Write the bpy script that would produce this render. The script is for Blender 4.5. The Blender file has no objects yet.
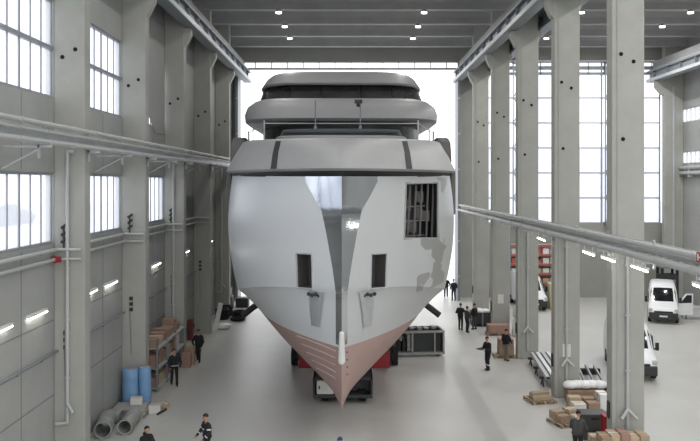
import bpy, bmesh, math, random
from mathutils import Vector, Matrix
random.seed(7)
SC = bpy.context.scene
COL = SC.collection
PI = math.pi
F, PX, PY, H = 784.0, 351.0, 182.0, 10.0

# ------------------------------------------------------------------ camera
cam = bpy.data.cameras.new('camera')
co = bpy.data.objects.new('camera', cam); COL.objects.link(co)
co.location = (0, 0, H); co.rotation_euler = (PI/2, 0, 0)
cam.sensor_width = 36; cam.lens = 36*F/700
cam.shift_x = (350-PX)/700; cam.shift_y = (PY-220.5)/700
cam.clip_end = 600
SC.camera = co

def W(px, py, d):
    return Vector(((px-PX)*d/F, d, H-(py-PY)*d/F))

# ------------------------------------------------------------------ materials
def lin(c):
    return tuple((v/255/12.92 if v/255 <= .04045 else ((v/255+.055)/1.055)**2.4) for v in c)
def mat(name, rgb, rough=.6, metal=0, var=.0, scale=3.0, bump=0, spec=.5, emit=None, es=1, stretch=None):
    m = bpy.data.materials.new(name); m.use_nodes = True
    nt = m.node_tree; b = nt.nodes['Principled BSDF']
    c = lin(rgb)
    b.inputs['Base Color'].default_value = (*c, 1)
    b.inputs['Roughness'].default_value = rough
    b.inputs['Metallic'].default_value = metal
    b.inputs['Specular IOR Level'].default_value = spec
    if emit:
        b.inputs['Emission Color'].default_value = (*lin(emit), 1)
        b.inputs['Emission Strength'].default_value = es
    if var or bump:
        tc = nt.nodes.new('ShaderNodeTexCoord'); mp = nt.nodes.new('ShaderNodeMapping')
        nt.links.new(tc.outputs['Object'], mp.inputs['Vector'])
        if stretch: mp.inputs['Scale'].default_value = stretch
        n = nt.nodes.new('ShaderNodeTexNoise'); n.inputs['Scale'].default_value = scale
        n.inputs['Detail'].default_value = 5; n.inputs['Roughness'].default_value = .6
        nt.links.new(mp.outputs['Vector'], n.inputs['Vector'])
        if var:
            r = nt.nodes.new('ShaderNodeValToRGB')
            r.color_ramp.elements[0].position = .3; r.color_ramp.elements[1].position = .7
            r.color_ramp.elements[0].color = (*[v*(1-var) for v in c], 1)
            r.color_ramp.elements[1].color = (*[min(1, v*(1+var)) for v in c], 1)
            nt.links.new(n.outputs['Fac'], r.inputs['Fac'])
            nt.links.new(r.outputs['Color'], b.inputs['Base Color'])
        if bump:
            bp = nt.nodes.new('ShaderNodeBump'); bp.inputs['Strength'].default_value = bump
            bp.inputs['Distance'].default_value = .02
            nt.links.new(n.outputs['Fac'], bp.inputs['Height']); nt.links.new(bp.outputs['Normal'], b.inputs['Normal'])
    return m

M = {}
M['concrete'] = mat('concrete', (160, 160, 154), .8, var=.07, scale=.9, bump=.15)
M['concrete_roof'] = mat('concrete_roof', (158, 158, 157), .85, var=.08, scale=.7)
M['wall'] = mat('wall_panel', (161, 162, 159), .8, var=.06, scale=.6, bump=.1)
M['wall2'] = mat('wall_plaster', (150, 150, 144), .8, var=.06, scale=.6)
M['joint'] = mat('panel_joint', (128, 128, 125), .9)
M['floor'] = mat('floor', (187, 186, 182), .38, var=.05, scale=.35, spec=.4)
M['ground'] = mat('outdoor_ground', (215, 217, 220), .9, var=.04, scale=.2)
M['steel'] = mat('galvanised_steel', (180, 183, 184), .45, .1, var=.08, scale=5)
M['whitepipe'] = mat('white_pipe', (174, 176, 174), .5)
M['greysteel'] = mat('grey_painted_steel', (128, 133, 138), .5, .2)
M['alu'] = mat('aluminium_frame', (155, 158, 164), .5, .3)
M['dark'] = mat('dark_grey', (48, 49, 51), .6)
M['black'] = mat('black', (22, 22, 23), .6)
M['hole'] = mat('hole_black', (10, 10, 10), .9)
M['white'] = mat('white_paint', (222, 223, 222), .45)
M['offwhite'] = mat('off_white', (205, 204, 198), .6, var=.05, scale=4)
M['red'] = mat('red_paint', (150, 28, 36), .5)
M['card'] = mat('cardboard', (148, 126, 106), .85, var=.1, scale=4)
M['card2'] = mat('pale_cardboard', (176, 155, 130), .85, var=.08, scale=4)
M['card3'] = mat('reddish_cardboard', (148, 118, 106), .85, var=.08, scale=4)
M['wood'] = mat('pallet_wood', (162, 144, 120), .85, var=.12, scale=6, stretch=(1, 6, 1))
M['wrap'] = mat('white_plastic_wrap', (226, 227, 226), .3, bump=.8, scale=6)
M['bluewrap'] = mat('blue_sheet', (118, 158, 198), .5, var=.06, scale=2)
M['tyre'] = mat('tyre_rubber', (26, 26, 27), .85)
M['greytube'] = mat('grey_duct', (150, 152, 148), .6, .1, var=.08, scale=5)
M['slab'] = mat('grey_slab', (158, 155, 150), .7, var=.08, scale=4)
M['yellow'] = mat('cream_wrap', (205, 198, 165), .7, var=.06, scale=3)
M['tube'] = mat('lamp_tube', (255, 255, 250), .4, emit=(255, 253, 245), es=14)
M['bay'] = mat('high_bay_lens', (255, 255, 255), .4, emit=(255, 255, 255), es=6)
M['skin'] = mat('skin', (186, 140, 116), .6)
M['navy'] = mat('dark_navy_cloth', (34, 36, 42), .9, var=.1, scale=9)
M['blackcloth'] = mat('black_cloth', (26, 26, 29), .9, var=.1, scale=9)
M['greycloth'] = mat('grey_cloth', (62, 62, 62), .9, var=.1, scale=9)
M['tan'] = mat('tan_cloth', (120, 112, 102), .9, var=.08, scale=9)
M['hair'] = mat('dark_hair', (24, 20, 18), .8)
M['hivis'] = mat('reflective_stripe', (214, 216, 210), .35)
M['bluecap'] = mat('blue_cap', (44, 52, 108), .7)
M['eye'] = mat('eye_dark', (18, 15, 14), .3)
M['vanwhite'] = mat('van_white', (226, 228, 229), .3)
M['vanglass'] = mat('van_glass', (24, 27, 30), .08, spec=.8)
M['chrome'] = mat('polished_steel', (222, 226, 232), .07, 1.0, bump=.35, scale=.9)
M['primer'] = mat('grey_primer', (158, 158, 158), .5, var=.03, scale=.8)
M['superglass'] = mat('dark_window', (58, 58, 60), .25, var=.2, scale=1.4)
M['pink'] = mat('pink_bottom_primer', (176, 148, 142), .6, var=.05, scale=.8)
M['glint'] = mat('pale_step_glint', (205, 188, 182), .6)
M['recess'] = mat('recess_dark', (104, 102, 100), .6)
M['rackred'] = mat('rack_orange_red', (172, 88, 78), .6)

def hull_mat():
    m = bpy.data.materials.new('hull_white'); m.use_nodes = True
    nt = m.node_tree; b = nt.nodes['Principled BSDF']; b.inputs['Roughness'].default_value = .28
    tc = nt.nodes.new('ShaderNodeTexCoord'); sp = nt.nodes.new('ShaderNodeSeparateXYZ')
    nt.links.new(tc.outputs['Object'], sp.inputs[0])
    # starboard patches of grey primer still to be painted (blocky rollered areas)
    vo = nt.nodes.new('ShaderNodeTexVoronoi'); vo.distance = 'CHEBYCHEV'; vo.inputs['Scale'].default_value = .95
    mp = nt.nodes.new('ShaderNodeMapping'); mp.inputs['Scale'].default_value = (1, .45, 1)
    nt.links.new(tc.outputs['Object'], mp.inputs[0]); nt.links.new(mp.outputs[0], vo.inputs['Vector'])
    s2 = nt.nodes.new('ShaderNodeSeparateColor'); nt.links.new(vo.outputs['Color'], s2.inputs[0])
    def mth(op, a, bb):
        n = nt.nodes.new('ShaderNodeMath'); n.operation = op
        for i, v in enumerate((a, bb)):
            if isinstance(v, (int, float)): n.inputs[i].default_value = v
            else: nt.links.new(v, n.inputs[i])
        return n.outputs[0]
    patch = mth('GREATER_THAN', s2.outputs[0], .62)
    mx = mth('GREATER_THAN', sp.outputs[0], 3.1)
    mz = mth('LESS_THAN', sp.outputs[2], 9.0)
    mz2 = mth('GREATER_THAN', sp.outputs[2], 4.2)
    fac = mth('MULTIPLY', mth('MULTIPLY', patch, mx), mth('MULTIPLY', mz, mz2))
    star = mth('GREATER_THAN', sp.outputs[0], .02)  # starboard half greyer: primer, and partly its weaker light put into the colour
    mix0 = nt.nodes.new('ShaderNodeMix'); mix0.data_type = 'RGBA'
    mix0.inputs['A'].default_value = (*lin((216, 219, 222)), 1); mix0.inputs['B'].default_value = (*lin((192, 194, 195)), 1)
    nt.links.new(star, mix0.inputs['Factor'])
    mix = nt.nodes.new('ShaderNodeMix'); mix.data_type = 'RGBA'
    nt.links.new(mix0.outputs['Result'], mix.inputs['A']); mix.inputs['B'].default_value = (*lin((150, 150, 148)), 1)
    nt.links.new(fac, mix.inputs['Factor']); nt.links.new(mix.outputs['Result'], b.inputs['Base Color'])
    return m
M['bin'] = mat('bin_plastic', (72, 74, 72), .6)
M['darkred'] = mat('dull_red', (112, 52, 48), .6)
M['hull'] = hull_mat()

def glass_mat(name, rgb, trans, opq):
    m = bpy.data.materials.new(name); m.use_nodes = True
    nt = m.node_tree; nt.nodes.remove(nt.nodes['Principled BSDF']); out = nt.nodes['Material Output']
    t = nt.nodes.new('ShaderNodeBsdfTransparent'); t.inputs[0].default_value = (*trans, 1)
    d = nt.nodes.new('ShaderNodeBsdfTranslucent'); d.inputs[0].default_value = (*lin(rgb), 1)
    mx = nt.nodes.new('ShaderNodeMixShader'); mx.inputs[0].default_value = opq
    nt.links.new(t.outputs[0], mx.inputs[1]); nt.links.new(d.outputs[0], mx.inputs[2])
    nt.links.new(mx.outputs[0], out.inputs[0]); return m
M['glass'] = glass_mat('window_glass', (220, 222, 228), (.86, .87, .89), .4)
M['poly'] = glass_mat('polycarbonate', (234, 236, 239), (.94, .945, .95), .45)
M['poly2'] = glass_mat('polycarbonate_pale', (228, 231, 236), (.74, .75, .78), .5)
M['clear'] = glass_mat('tinted_clear', (200, 205, 208), (.7, .72, .74), .35)

# ------------------------------------------------------------------ mesh helpers
ROOT = {}
def box(bm, x0, x1, y0, y1, z0, z1, mi=0):
    v = [bm.verts.new((x, y, z)) for z in (z0, z1) for y in (y0, y1) for x in (x0, x1)]
    for q in ((0, 2, 3, 1), (4, 5, 7, 6), (0, 1, 5, 4), (2, 6, 7, 3), (0, 4, 6, 2), (1, 3, 7, 5)):
        f = bm.faces.new([v[i] for i in q]); f.material_index = mi
    return v
def bbox(bm, x0, x1, y0, y1, z0, z1, bev=.03, mi=0):
    b = bmesh.new(); box(b, x0, x1, y0, y1, z0, z1)
    bmesh.ops.bevel(b, geom=b.edges[:], offset=bev, segments=2, affect='EDGES', profile=.5)
    for f in b.faces: f.material_index = mi
    merge(bm, b)
def merge(bm, b):
    me = bpy.data.meshes.new('tmp'); b.to_mesh(me); b.free(); bm.from_mesh(me); bpy.data.meshes.remove(me)
def tube(bm, p0, p1, r0, r1=None, seg=10, cap=True, mi=0):
    p0 = Vector(p0); p1 = Vector(p1); r1 = r0 if r1 is None else r1
    ax = (p1-p0).normalized(); u = ax.orthogonal().normalized(); w = ax.cross(u)
    A, B = [], []
    for i in range(seg):
        a = 2*PI*i/seg; dv = u*math.cos(a)+w*math.sin(a)
        A.append(bm.verts.new(p0+dv*r0)); B.append(bm.verts.new(p1+dv*r1))
    for i in range(seg):
        j = (i+1) % seg
        f = bm.faces.new((A[i], A[j], B[j], B[i])); f.smooth = True; f.material_index = mi
    if cap:
        f = bm.faces.new(A[::-1]); f.material_index = mi
        f = bm.faces.new(B); f.material_index = mi
def path(bm, pts, r, seg=10, mi=0):
    for a, b in zip(pts, pts[1:]): tube(bm, a, b, r, seg=seg, mi=mi)
    for p in pts[1:-1]: ball(bm, p, r*1.03, 8, mi)
def ball(bm, c, r, seg=12, mi=0, sc=(1, 1, 1)):
    n0 = len(bm.faces)
    ret = bmesh.ops.create_uvsphere(bm, u_segments=seg, v_segments=max(6, seg*2//3), radius=r,
        matrix=Matrix.Translation(Vector(c)) @ Matrix.Diagonal((*sc, 1)))
    bm.faces.ensure_lookup_table()
    for f in bm.faces[n0:]: f.smooth = True; f.material_index = mi
def pipe_hollow(bm, p0, p1, r, th, seg=24):
    p0 = Vector(p0); p1 = Vector(p1); ax = (p1-p0).normalized(); u = ax.orthogonal().normalized(); w = ax.cross(u)
    R = []
    for p, rr in ((p0, r), (p1, r), (p1, r-th), (p0, r-th)):
        R.append([bm.verts.new(p+(u*math.cos(2*PI*i/seg)+w*math.sin(2*PI*i/seg))*rr) for i in range(seg)])
    for k in range(4):
        A, B = R[k], R[(k+1) % 4]
        for i in range(seg):
            j = (i+1) % seg; f = bm.faces.new((A[i], A[j], B[j], B[i])); f.smooth = k in (0, 2)
def loft(bm, rings, closed=False, cap0=False, cap1=False, smooth=True, mi=0):
    V = [[bm.verts.new(p) for p in r] for r in rings]
    n = len(V[0])
    for A, B in zip(V, V[1:]):
        for i in range(n if closed else n-1):
            j = (i+1) % n
            f = bm.faces.new((A[i], A[j], B[j], B[i])); f.smooth = smooth; f.material_index = mi
    if cap0: f = bm.faces.new(V[0][::-1]); f.material_index = mi
    if cap1: f = bm.faces.new(V[-1]); f.material_index = mi
    return V
def tri_prism(bm, poly, axis, a, b, mi=0):
    # polygon of 2D points extruded along axis ('x' or 'y' or 'z') from a to b
    def P(p, t):
        return {'x': (t, p[0], p[1]), 'y': (p[0], t, p[1]), 'z': (p[0], p[1], t)}[axis]
    A = [bm.verts.new(P(p, a)) for p in poly]; B = [bm.verts.new(P(p, b)) for p in poly]
    n = len(poly)
    for i in range(n):
        j = (i+1) % n; f = bm.faces.new((A[i], A[j], B[j], B[i])); f.material_index = mi
    f = bm.faces.new(A[::-1]); f.material_index = mi
    f = bm.faces.new(B); f.material_index = mi

def mkobj(name, bm, mats, sharp=40):
    bmesh.ops.recalc_face_normals(bm, faces=bm.faces[:])
    me = bpy.data.meshes.new(name); bm.to_mesh(me); bm.free()
    for m in (mats if isinstance(mats, (list, tuple)) else [mats]): me.materials.append(m)
    if any(p.use_smooth for p in me.polygons): me.set_sharp_from_angle(angle=math.radians(sharp))
    o = bpy.data.objects.new(name, me); COL.objects.link(o); return o
def tag(o, label, cat, group=None):
    o['label'] = label; o['category'] = cat
    if group: o['group'] = group
    return o
def thing(name, label, cat, loc, rz=0, group=None):
    o = bpy.data.objects.new(name, None); COL.objects.link(o)
    o.empty_display_size = .2
    o.location = loc; o.rotation_euler = (0, 0, rz); ROOT[o.name] = Vector(loc)
    return tag(o, label, cat, group)
def part(name, bm, mats, parent, world=False, label=None, sharp=40):
    o = mkobj(name, bm, mats, sharp); L = ROOT[parent.name]; ROOT[o.name] = L
    if world: o.data.transform(Matrix.Translation(-L))
    o.parent = parent
    if label: o['label'] = label
    return o
def single(name, bm, mats, label, cat, group=None, sharp=40):
    o = mkobj(name, bm, mats, sharp)
    vs = [v.co for v in o.data.vertices]
    c = Vector(((min(v.x for v in vs)+max(v.x for v in vs))/2, (min(v.y for v in vs)+max(v.y for v in vs))/2, min(v.z for v in vs)))
    o.data.transform(Matrix.Translation(-c)); o.location = c; ROOT[o.name] = c
    return tag(o, label, cat, group)
def struct(name, bm, mats, sharp=40):
    o = mkobj(name, bm, mats, sharp); o['kind'] = 'structure'; ROOT[o.name] = Vector((0, 0, 0)); return o
def B(): return bmesh.new()
ORD = ['first', 'second', 'third', 'fourth', 'fifth', 'sixth', 'seventh', 'eighth', 'ninth', 'tenth', 'eleventh', 'twelfth']

XL, XR = -9.27, 9.42          # inner faces of the two column rows
XW = -10.35                   # left wall face
XE = 28.0                     # far right wall face
YE = 68.0                     # end wall
Y0 = -12.0
ZR = 23.2                     # roof underside
LY = [27.3+8.1*k for k in range(5)]
RY = [28.3+8.0*k for k in range(5)]

# ------------------------------------------------------------------ setting
b = B(); box(b, XW-.3, XE+.3, Y0, YE+.35, -.3, 0); struct('floor', b, M['floor'])
b = B(); box(b, -160, 160, YE+.36, 400, -.32, -.02); box(b, -160, XW-.31, -60, YE+.35, -.32, -.02)
box(b, XE+.31, 160, -60, YE+.35, -.32, -.02); box(b, XW-.3, XE+.3, -60, Y0-.01, -.32, -.02)
o = struct('ground', b, M['ground'])
# roof slab; unseen rooflight slots added over the front, spaced to set the daylight
b = B()
bys = [60.9+4.65-4.65*k for k in range(16)]
box(b, XW-.3, XE+.3, 48.5, YE+.35, ZR, ZR+.2)
for y in bys:
    if y < 47.5: box(b, XW-.3, XE+.3, y-(1.7 if y < 24 else 2.33), y+(1.7 if y < 24 else 2.33), ZR, ZR+.2)
box(b, XW-.3, XE+.3, 45.5, 48.5, ZR, ZR+.2)
struct('ceiling', b, M['concrete_roof'])
# beams across the roof
n = 0
for y in bys:
    if y < 30: continue
    b = B()
    tri_prism(b, [(y-.28, 21.3), (y+.28, 21.3), (y+.28, 21.75), (y+1.25, ZR-.02), (y-1.25, ZR-.02), (y-.28, 21.75)], 'x', XW-.1, XE+.1)
    single('roof_beam', b, M['concrete_roof'], '%s precast concrete roof beam from the end wall, spanning both aisles' % ORD[n], 'roof beam', 'concrete roof beams'); n += 1
# end wall: lintel above the doorway, pillars, low wall and glazing of the right aisle
b = B()
box(b, XW-.3, 9.3, YE, YE+.3, 20.45, ZR)
box(b, XW-.3, -9.75, YE, YE+.3, 0, 20.45)
box(b, 9.25, 10.9, YE, YE+.3, 0, ZR)
box(b, 10.9, XE, YE, YE+.3, 0, 6.45)
box(b, 10.9, XE, YE, YE+.3, 20.55, ZR)
struct('wall_end', b, M['wall2'])
b = B()
box(b, -9.75, 9.25, YE-.06, YE+.06, 19.72, 19.9)
box(b, -9.75, 9.25, YE-.06, YE+.06, 20.33, 20.47)
x = -9.7
while x < 9.3:
    box(b, x, x+.09, YE-.05, YE+.05, 19.85, 20.35); x += 1.38
struct('trim_1', b, M['alu'])
# tall leaf of the folding door parked at the right side of the doorway
def door_leaf(x0, x1, y0, y1, label):
    t = thing('folding_door_leaf', label, 'door', ((x0+x1)/2, y0, 0), 0, 'folded door leaves')
    b = B(); box(b, x0, x1, y0, y1, .02, 19.6); part('leaf', b, M['greysteel'], t, True)
    for z in (2, 5, 8, 11, 14, 17):
        b = B(); box(b, x0+.03, x1-.03, y0-.03, y0, z, z+.12); part('rail', b, M['steel'], t, True)
door_leaf(9.0, 9.2, 66.0, 67.9, 'tall blue-grey folded door leaf on the right of the bright doorway')
door_leaf(-9.72, -9.52, 66.0, 67.9, 'tall grey folded door leaf on the left of the bright doorway')
# glazing of the end wall, right aisle
b = B()
gx0, gx1 = 10.9, XE-1.2
zs = [6.45+2.17*i for i in range(7)]
for z in zs: box(b, gx0, gx1, YE+.02, YE+.14, z-.05, z+.05)
box(b, gx0, gx1, YE+.02, YE+.14, 19.75, 20.05); box(b, gx0, gx1, YE+.02, YE+.14, 20.35, 20.5); box(b, gx0, gx1, YE+.02, YE+.14, 19.3, 19.42)
gxs = [gx0, 14.55, 18.3, 21.75, 25.2, gx1]
for x in gxs: box(b, x-.06, x+.06, YE+.0, YE+.16, 6.45, 20.5)
x = gx0
while x < gx1: box(b, x, x+.07, YE+.02, YE+.12, 19.3, 20.4); x += 1.38
win_end = struct('window_1', b, M['alu'])
b = B()
for i, (xa, xb) in enumerate(zip(gxs, gxs[1:])):
    for j, (za, zb) in enumerate(zip(zs, zs[1:]+[20.5])):
        box(b, xa+.05, xb-.05, YE+.07, YE+.09, za+.04, zb-.04, 1 if (i == 1 or j < 3) else 0)
part('pane', b, [M['poly'], M['poly2']], win_end)
for xc in (14.35, 22.3):     # lattice wind posts
    b = B()
    for s in (-.38, .38): box(b, xc+s-.05, xc+s+.05, YE-.5, YE-.4, 6.4, 20.4)
    z = 6.5; s = 1
    while z < 20:
        tube(b, (xc-.38*s, YE-.45, z), (xc+.38*s, YE-.45, min(z+1.08, 20.3)), .05, seg=6); z += 1.08; s = -s
    for z in (6.45, 20.3): box(b, xc-.4, xc+.4, YE-.5, YE, z-.1, z+.1)
    part('lattice_post', b, M['alu'], win_end)

# left wall
bays = [(3.0, 11.1), (11.1, 19.2), (19.2, 27.3), (27.3, 35.4), (35.4, 43.5), (43.5, 51.6), (51.6, 59.7), (59.7, YE)]
ZW = (7.86, 10.33, 12.9, 16.33)
b = B(); jb = B()
box(b, XW-.3, XW, Y0, bays[0][0], 0, ZR)
for k, (ya, yb) in enumerate(bays):
    lo = k <= 4; up = k <= 4
    if lo or up:
        box(b, XW-.3, XW, ya, yb, 0, ZW[0]); box(b, XW-.3, XW, ya, yb, ZW[1], ZW[2]); box(b, XW-.3, XW, ya, yb, ZW[3], ZR)
        box(b, XW-.3, XW, ya, ya+.25, ZW[0], ZW[1]); box(b, XW-.3, XW, ya, ya+.25, ZW[2], ZW[3])
    else: box(b, XW-.3, XW, ya, yb, 0, ZR)
    for z in (2.6, 5.2, ZW[1]+1.3, 18.6):
        box(jb, XW-.005, XW+.008, ya, yb, z-.02, z+.02)
    for y in (ya+2.7, ya+5.4):
        for z0, z1 in ((0, 7.8),) + (((10.4, 12.85),) if lo else ((7.8, 22),)): box(jb, XW-.005, XW+.008, y-.02, y+.02, z0, z1)
struct('wall_left', b, M['wall'])
struct('trim_2', jb, M['joint'])
nw = 2
for k, (ya, yb) in enumerate(bays[:5]):
    y0, y1 = ya+.25, yb
    for (za, zb, low) in ((ZW[0], ZW[1], 1), (ZW[2], ZW[3], 0)):
        b = B()
        for z in (za+.04, zb-.04): box(b, XW-.2, XW-.05, y0, y1, z-.05, z+.05)
        if not low: box(b, XW-.2, XW-.02, y0, y1, 14.58, 14.72)
        for i in range(10):
            y = y0+(y1-y0)*i/9; w = .045 if i % 3 == 0 else .02
            box(b, XW-.14, XW-.08, y-w, y+w, za, zb)
        f = struct('window_%d' % nw, b, M['alu']); nw += 1
        b = B(); box(b, XW-.13, XW-.11, y0, y1, za, zb); part('pane', b, M['glass'], f)
# grey sheet hung over the upper window of the third bay, one corner left open
b = B()
tri_prism(b, [(41.35, 12.6), (43.3, 12.6), (43.3, 16.5), (36.05, 16.5), (36.05, 15.8)], 'x', XW+.01, XW+.04)
single('cover_sheet', b, M['wall'], 'grey sheet covering the upper left window, leaving a bright triangular corner', 'cover sheet')

# far right wall with two window bands
b = B()
RB = ((11.55, 12.55), (15.0, 16.15))
for z0, z1 in ((0, RB[0][0]), (RB[0][1], RB[1][0]), (RB[1][1], ZR)): box(b, XE, XE+.3, Y0, YE+.35, z0, z1)
struct('wall_right', b, M['wall'])
for z0, z1 in RB:
    b = B()
    y = Y0
    while y < YE: box(b, XE+.05, XE+.2, y-.03, y+.03, z0, z1); y += .8
    for z in (z0+.03, z1-.03): box(b, XE+.05, XE+.2, Y0, YE, z-.04, z+.04)
    f = struct('window_%d' % nw, b, M['white']); nw += 1
    b = B(); box(b, XE+.1, XE+.12, Y0, YE, z0, z1); part('pane', b, M['glass'], f)

# ------------------------------------------------------------------ concrete columns
def column(side, k, yn, pipe):
    s = -1 if side == 'left' else 1
    xi = XL if s < 0 else XR
    xo = xi+s*1.18 if s > 0 else XW-.0
    x0, x1 = min(xi, xo), max(xi, xo); dp = .62
    lab = {'left': 'concrete column standing %s from the camera along the left wall',
           'right': 'concrete column standing %s from the camera in the right row'}[side] % ORD[k]
    if pipe: lab += ', downpipe on its face'
    t = thing('concrete_column', lab, 'column', ((x0+x1)/2, yn+dp/2, 0), 0, 'concrete columns')
    b = B()
    bbox(b, x0, x1, yn, yn+dp, 0, ZR-.02, .04)
    if s > 0: # shallow rib on the aisle side edge of the face
        box(b, x0+.18, x0+.24, yn-.03, yn+.02, 0, 17.5)
    part('shaft', b, M['concrete'], t, True)
    # corbel carrying the crane girder (both sides in the right row)
    b = B()
    tri_prism(b, [(xi, 17.5), (xi, 18.55), (xi+.36, 18.55), (xi+.36, 18.2), (xi+.12, 17.7)] if s < 0 else
              [(xi, 17.6), (xi-.12, 17.7), (xi-.36, 18.2), (xi-.36, 18.55), (xi, 18.55)], 'y', yn+.04, yn+dp-.04)
    part('corbel', b, M['concrete'], t, True)
    if s > 0:
        b = B(); tri_prism(b, [(xo, 17.9), (xo+.06, 18.0), (xo+.14, 18.3), (xo+.14, 18.55), (xo, 18.55)], 'y', yn+.04, yn+dp-.04)
        part('corbel', b, M['concrete'], t, True)
    # black bolt holes
    for dx, z in ((.33, 14.62), (.78, 14.35), (.4, 11.55)):
        xx = xi+s*dx
        b = B(); tube(b, (xx, yn-.012, z), (xx, yn+.05, z), .075, seg=12); part('bolt_hole', b, M['hole'], t, True)
    if pipe:
        if s < 0:
            px = -9.84
            b = B(); path(b, [(px+.25, yn-.1, 11.05), (px, yn-.1, 11.05), (px, yn-.1, 1.65), (px-.4, yn-.1, 1.6)], .065)
            dpz = 2.15
        else:
            px = 9.95
            b = B(); path(b, [(px-.45, yn-.1, 7.72), (px, yn-.1, 7.3), (px, yn-.1, .5)], .055); dpz = 1.65
        for z in (3.2, 5.2, 7.0): box(b, px-.1, px+.1, yn-.12, yn, z-.03, z+.03)
        p = part('downpipe', b, M['whitepipe'], t, True, 'pale drain pipe')
        b = B()
        tube(b, (px, yn-.13, dpz+.18), (px+.28, yn-.3, dpz-.12), .06)
        if s > 0: tube(b, (px, yn-.13, dpz+.18), (px-.28, yn-.3, dpz-.12), .06)
        part('pipe_fitting', b, M['whitepipe'], p, True)
    # socket boxes
    if s < 0:
        b = B()
        for z in (4.25, 4.5, 4.75): bbox(b, -10.0, -9.84 if not pipe else -9.97, yn-.06, yn, z-.08, z+.08, .01)
        part('socket_box', b, M['dark'], t, True)
        b = B(); tube(b, (-9.98, yn-.03, 4.2), (-9.9, yn-.03, 2.2), .02, seg=6); part('cable', b, M['greysteel'], t, True)
    else:
        if k in (1, 3):
            b = B(); bbox(b, xi+.35, xi+.75, yn-.05, yn, 1.9, 2.5, .01); box(b, xi+.36, xi+.74, yn-.06, yn-.02, 2.17, 2.21)
            part('notice_plate', b, M['offwhite'], t, True)
        b = B(); bbox(b, xi-.06, xi, yn+.2, yn+.42, 1.4, 2.0, .01); part('switch_box', b, M['dark'], t, True)
for k, y in enumerate(LY): column('left', k, y, k in (0, 2, 4))
for k, y in enumerate(RY): column('right', k, y, k in (0, 1, 2))
t = thing('concrete_column', 'concrete column against the far right wall beside the big glazing', 'column', (27.2, 66.3, 0), 0, 'concrete columns')
b = B(); bbox(b, 26.4, XE, 66.0, 66.6, 0, ZR-.02, .04); part('shaft', b, M['concrete'], t, True)
b = B(); tri_prism(b, [(26.4, 17.3), (26.1, 17.55), (25.7, 18.0), (25.7, 18.55), (26.4, 18.55)], 'y', 66.04, 66.56); part('corbel', b, M['concrete'], t, True)
b = B(); box(b, 27.05, 27.2, 65.9, 66.0, .0, 18.0); part('cable_duct', b, M['steel'], t, True)

# ------------------------------------------------------------------ crane girders
def girder(x0, x1, label, inner):
    yA, yB = 12.0, YE-.1
    t = thing('crane_girder', label, 'crane girder', ((x0+x1)/2, (yA+yB)/2, 18.57), 0, 'crane girders')
    b = B(); xm = (x0+x1)/2
    box(b, x0, x1, yA, yB, 18.57, 18.72); box(b, xm-.06, xm+.06, yA, yB, 18.72, 19.4); box(b, x0, x1, yA, yB, 19.4, 19.55)
    y = yA+.5
    while y < yB: box(b, x0+.03, x1-.03, y, y+.05, 18.7, 19.42); y += 2.7
    part('beam', b, M['greysteel'], t, True)
    b = B(); box(b, xm-.05, xm+.05, yA, yB, 19.55, 19.7); part('rail', b, M['steel'], t, True)
    xi = x0 if inner > 0 else x1
    b = B(); box(b, xi-.05, xi+.05, yA, yB, 18.6, 18.85); part('busbar', b, M['steel'], t, True, 'pale conductor rail')
    xo = x1 if inner > 0 else x0
    b = B(); box(b, xo-.06, xo+.06, yA, yB, 19.55, 20.4)
    part('walkway_parapet', b, M['concrete_roof'], t, True)
girder(-9.25, -8.65, 'long grey crane girder along the top of the left wall', -1)
girder(8.85, 9.42, 'long grey crane girder on the aisle side of the right column row', 1)
girder(10.62, 11.22, 'long grey crane girder on the far side of the right column row', -1)
girder(25.6, 26.2, 'long grey crane girder high along the far right wall', 1)

# ------------------------------------------------------------------ pipe racks along both sides
t = thing('pipe_rack', 'long pale rack of pipes and cable tray running along the left columns', 'pipe rack', (-9.05, 38, 11.1), 0)
for z, x, r in ((11.7, -8.95, .075), (11.5, -9.0, .06), (11.18, -8.98, .075)):
    b = B(); tube(b, (x, 12, z), (x, 67.5, z), r, seg=12)
    y = 13.0
    while y < 67: tube(b, (x, y, z), (x, y+.12, z), r*1.25, seg=12); y += 2.05
    part('pipe', b, M['whitepipe'], t, True)
b = B(); box(b, -9.2, -9.17, 12, 67.5, 11.22, 11.56); box(b, -9.2, -8.92, 12, 67.5, 11.22, 11.26)
part('cable_tray', b, M['steel'], t, True)
for y in [v+.3 for v in LY]+[v+4.35 for v in LY]+[15.2, 19.5, 23.2]:
    b = B(); box(b, -9.27, -8.85, y-.04, y+.04, 11.02, 11.1); box(b, -9.26, -9.2, y-.04, y+.04, 10.7, 11.8)
    if y not in [v+.3 for v in LY]:
        tube(b, (-9.2, y, 11.05), (XW+.02, y, 11.05), .035, seg=6); tube(b, (-9.2, y, 11.0), (XW+.02, y, 10.4), .03, seg=6)
    part('bracket', b, M['steel'], t, True)
t = thing('pipe_rack', 'long pale rack of pipes and cable tray running along the right columns', 'pipe rack', (9.15, 38, 7.6), 0)
for z, x, r in ((8.05, 9.12, .085), (7.66, 9.1, .11), (7.86, 9.3, .06)):
    b = B(); tube(b, (x, 12, z), (x, 67.5, z), r, seg=12)
    y = 13.0
    while y < 67: tube(b, (x, y, z), (x, y+.12, z), r*1.2, seg=12); y += 2.6
    part('pipe', b, M['whitepipe'], t, True)
b = B(); box(b, 9.36, 9.4, 12, 67.5, 7.7, 8.12)
y = 12.2
while y < 67: box(b, 9.14, 9.38, y, y+.04, 7.76, 7.8); y += .6
part('cable_tray', b, M['steel'], t, True)
for y in [v+.3 for v in RY]+[v+4.3 for v in RY]+[16, 20.3, 24.3]:
    b = B(); box(b, 8.98, 9.42, y-.04, y+.04, 7.46, 7.54); box(b, 9.36, 9.42, y-.04, y+.04, 7.3, 8.2)
    part('bracket', b, M['steel'], t, True)
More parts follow.
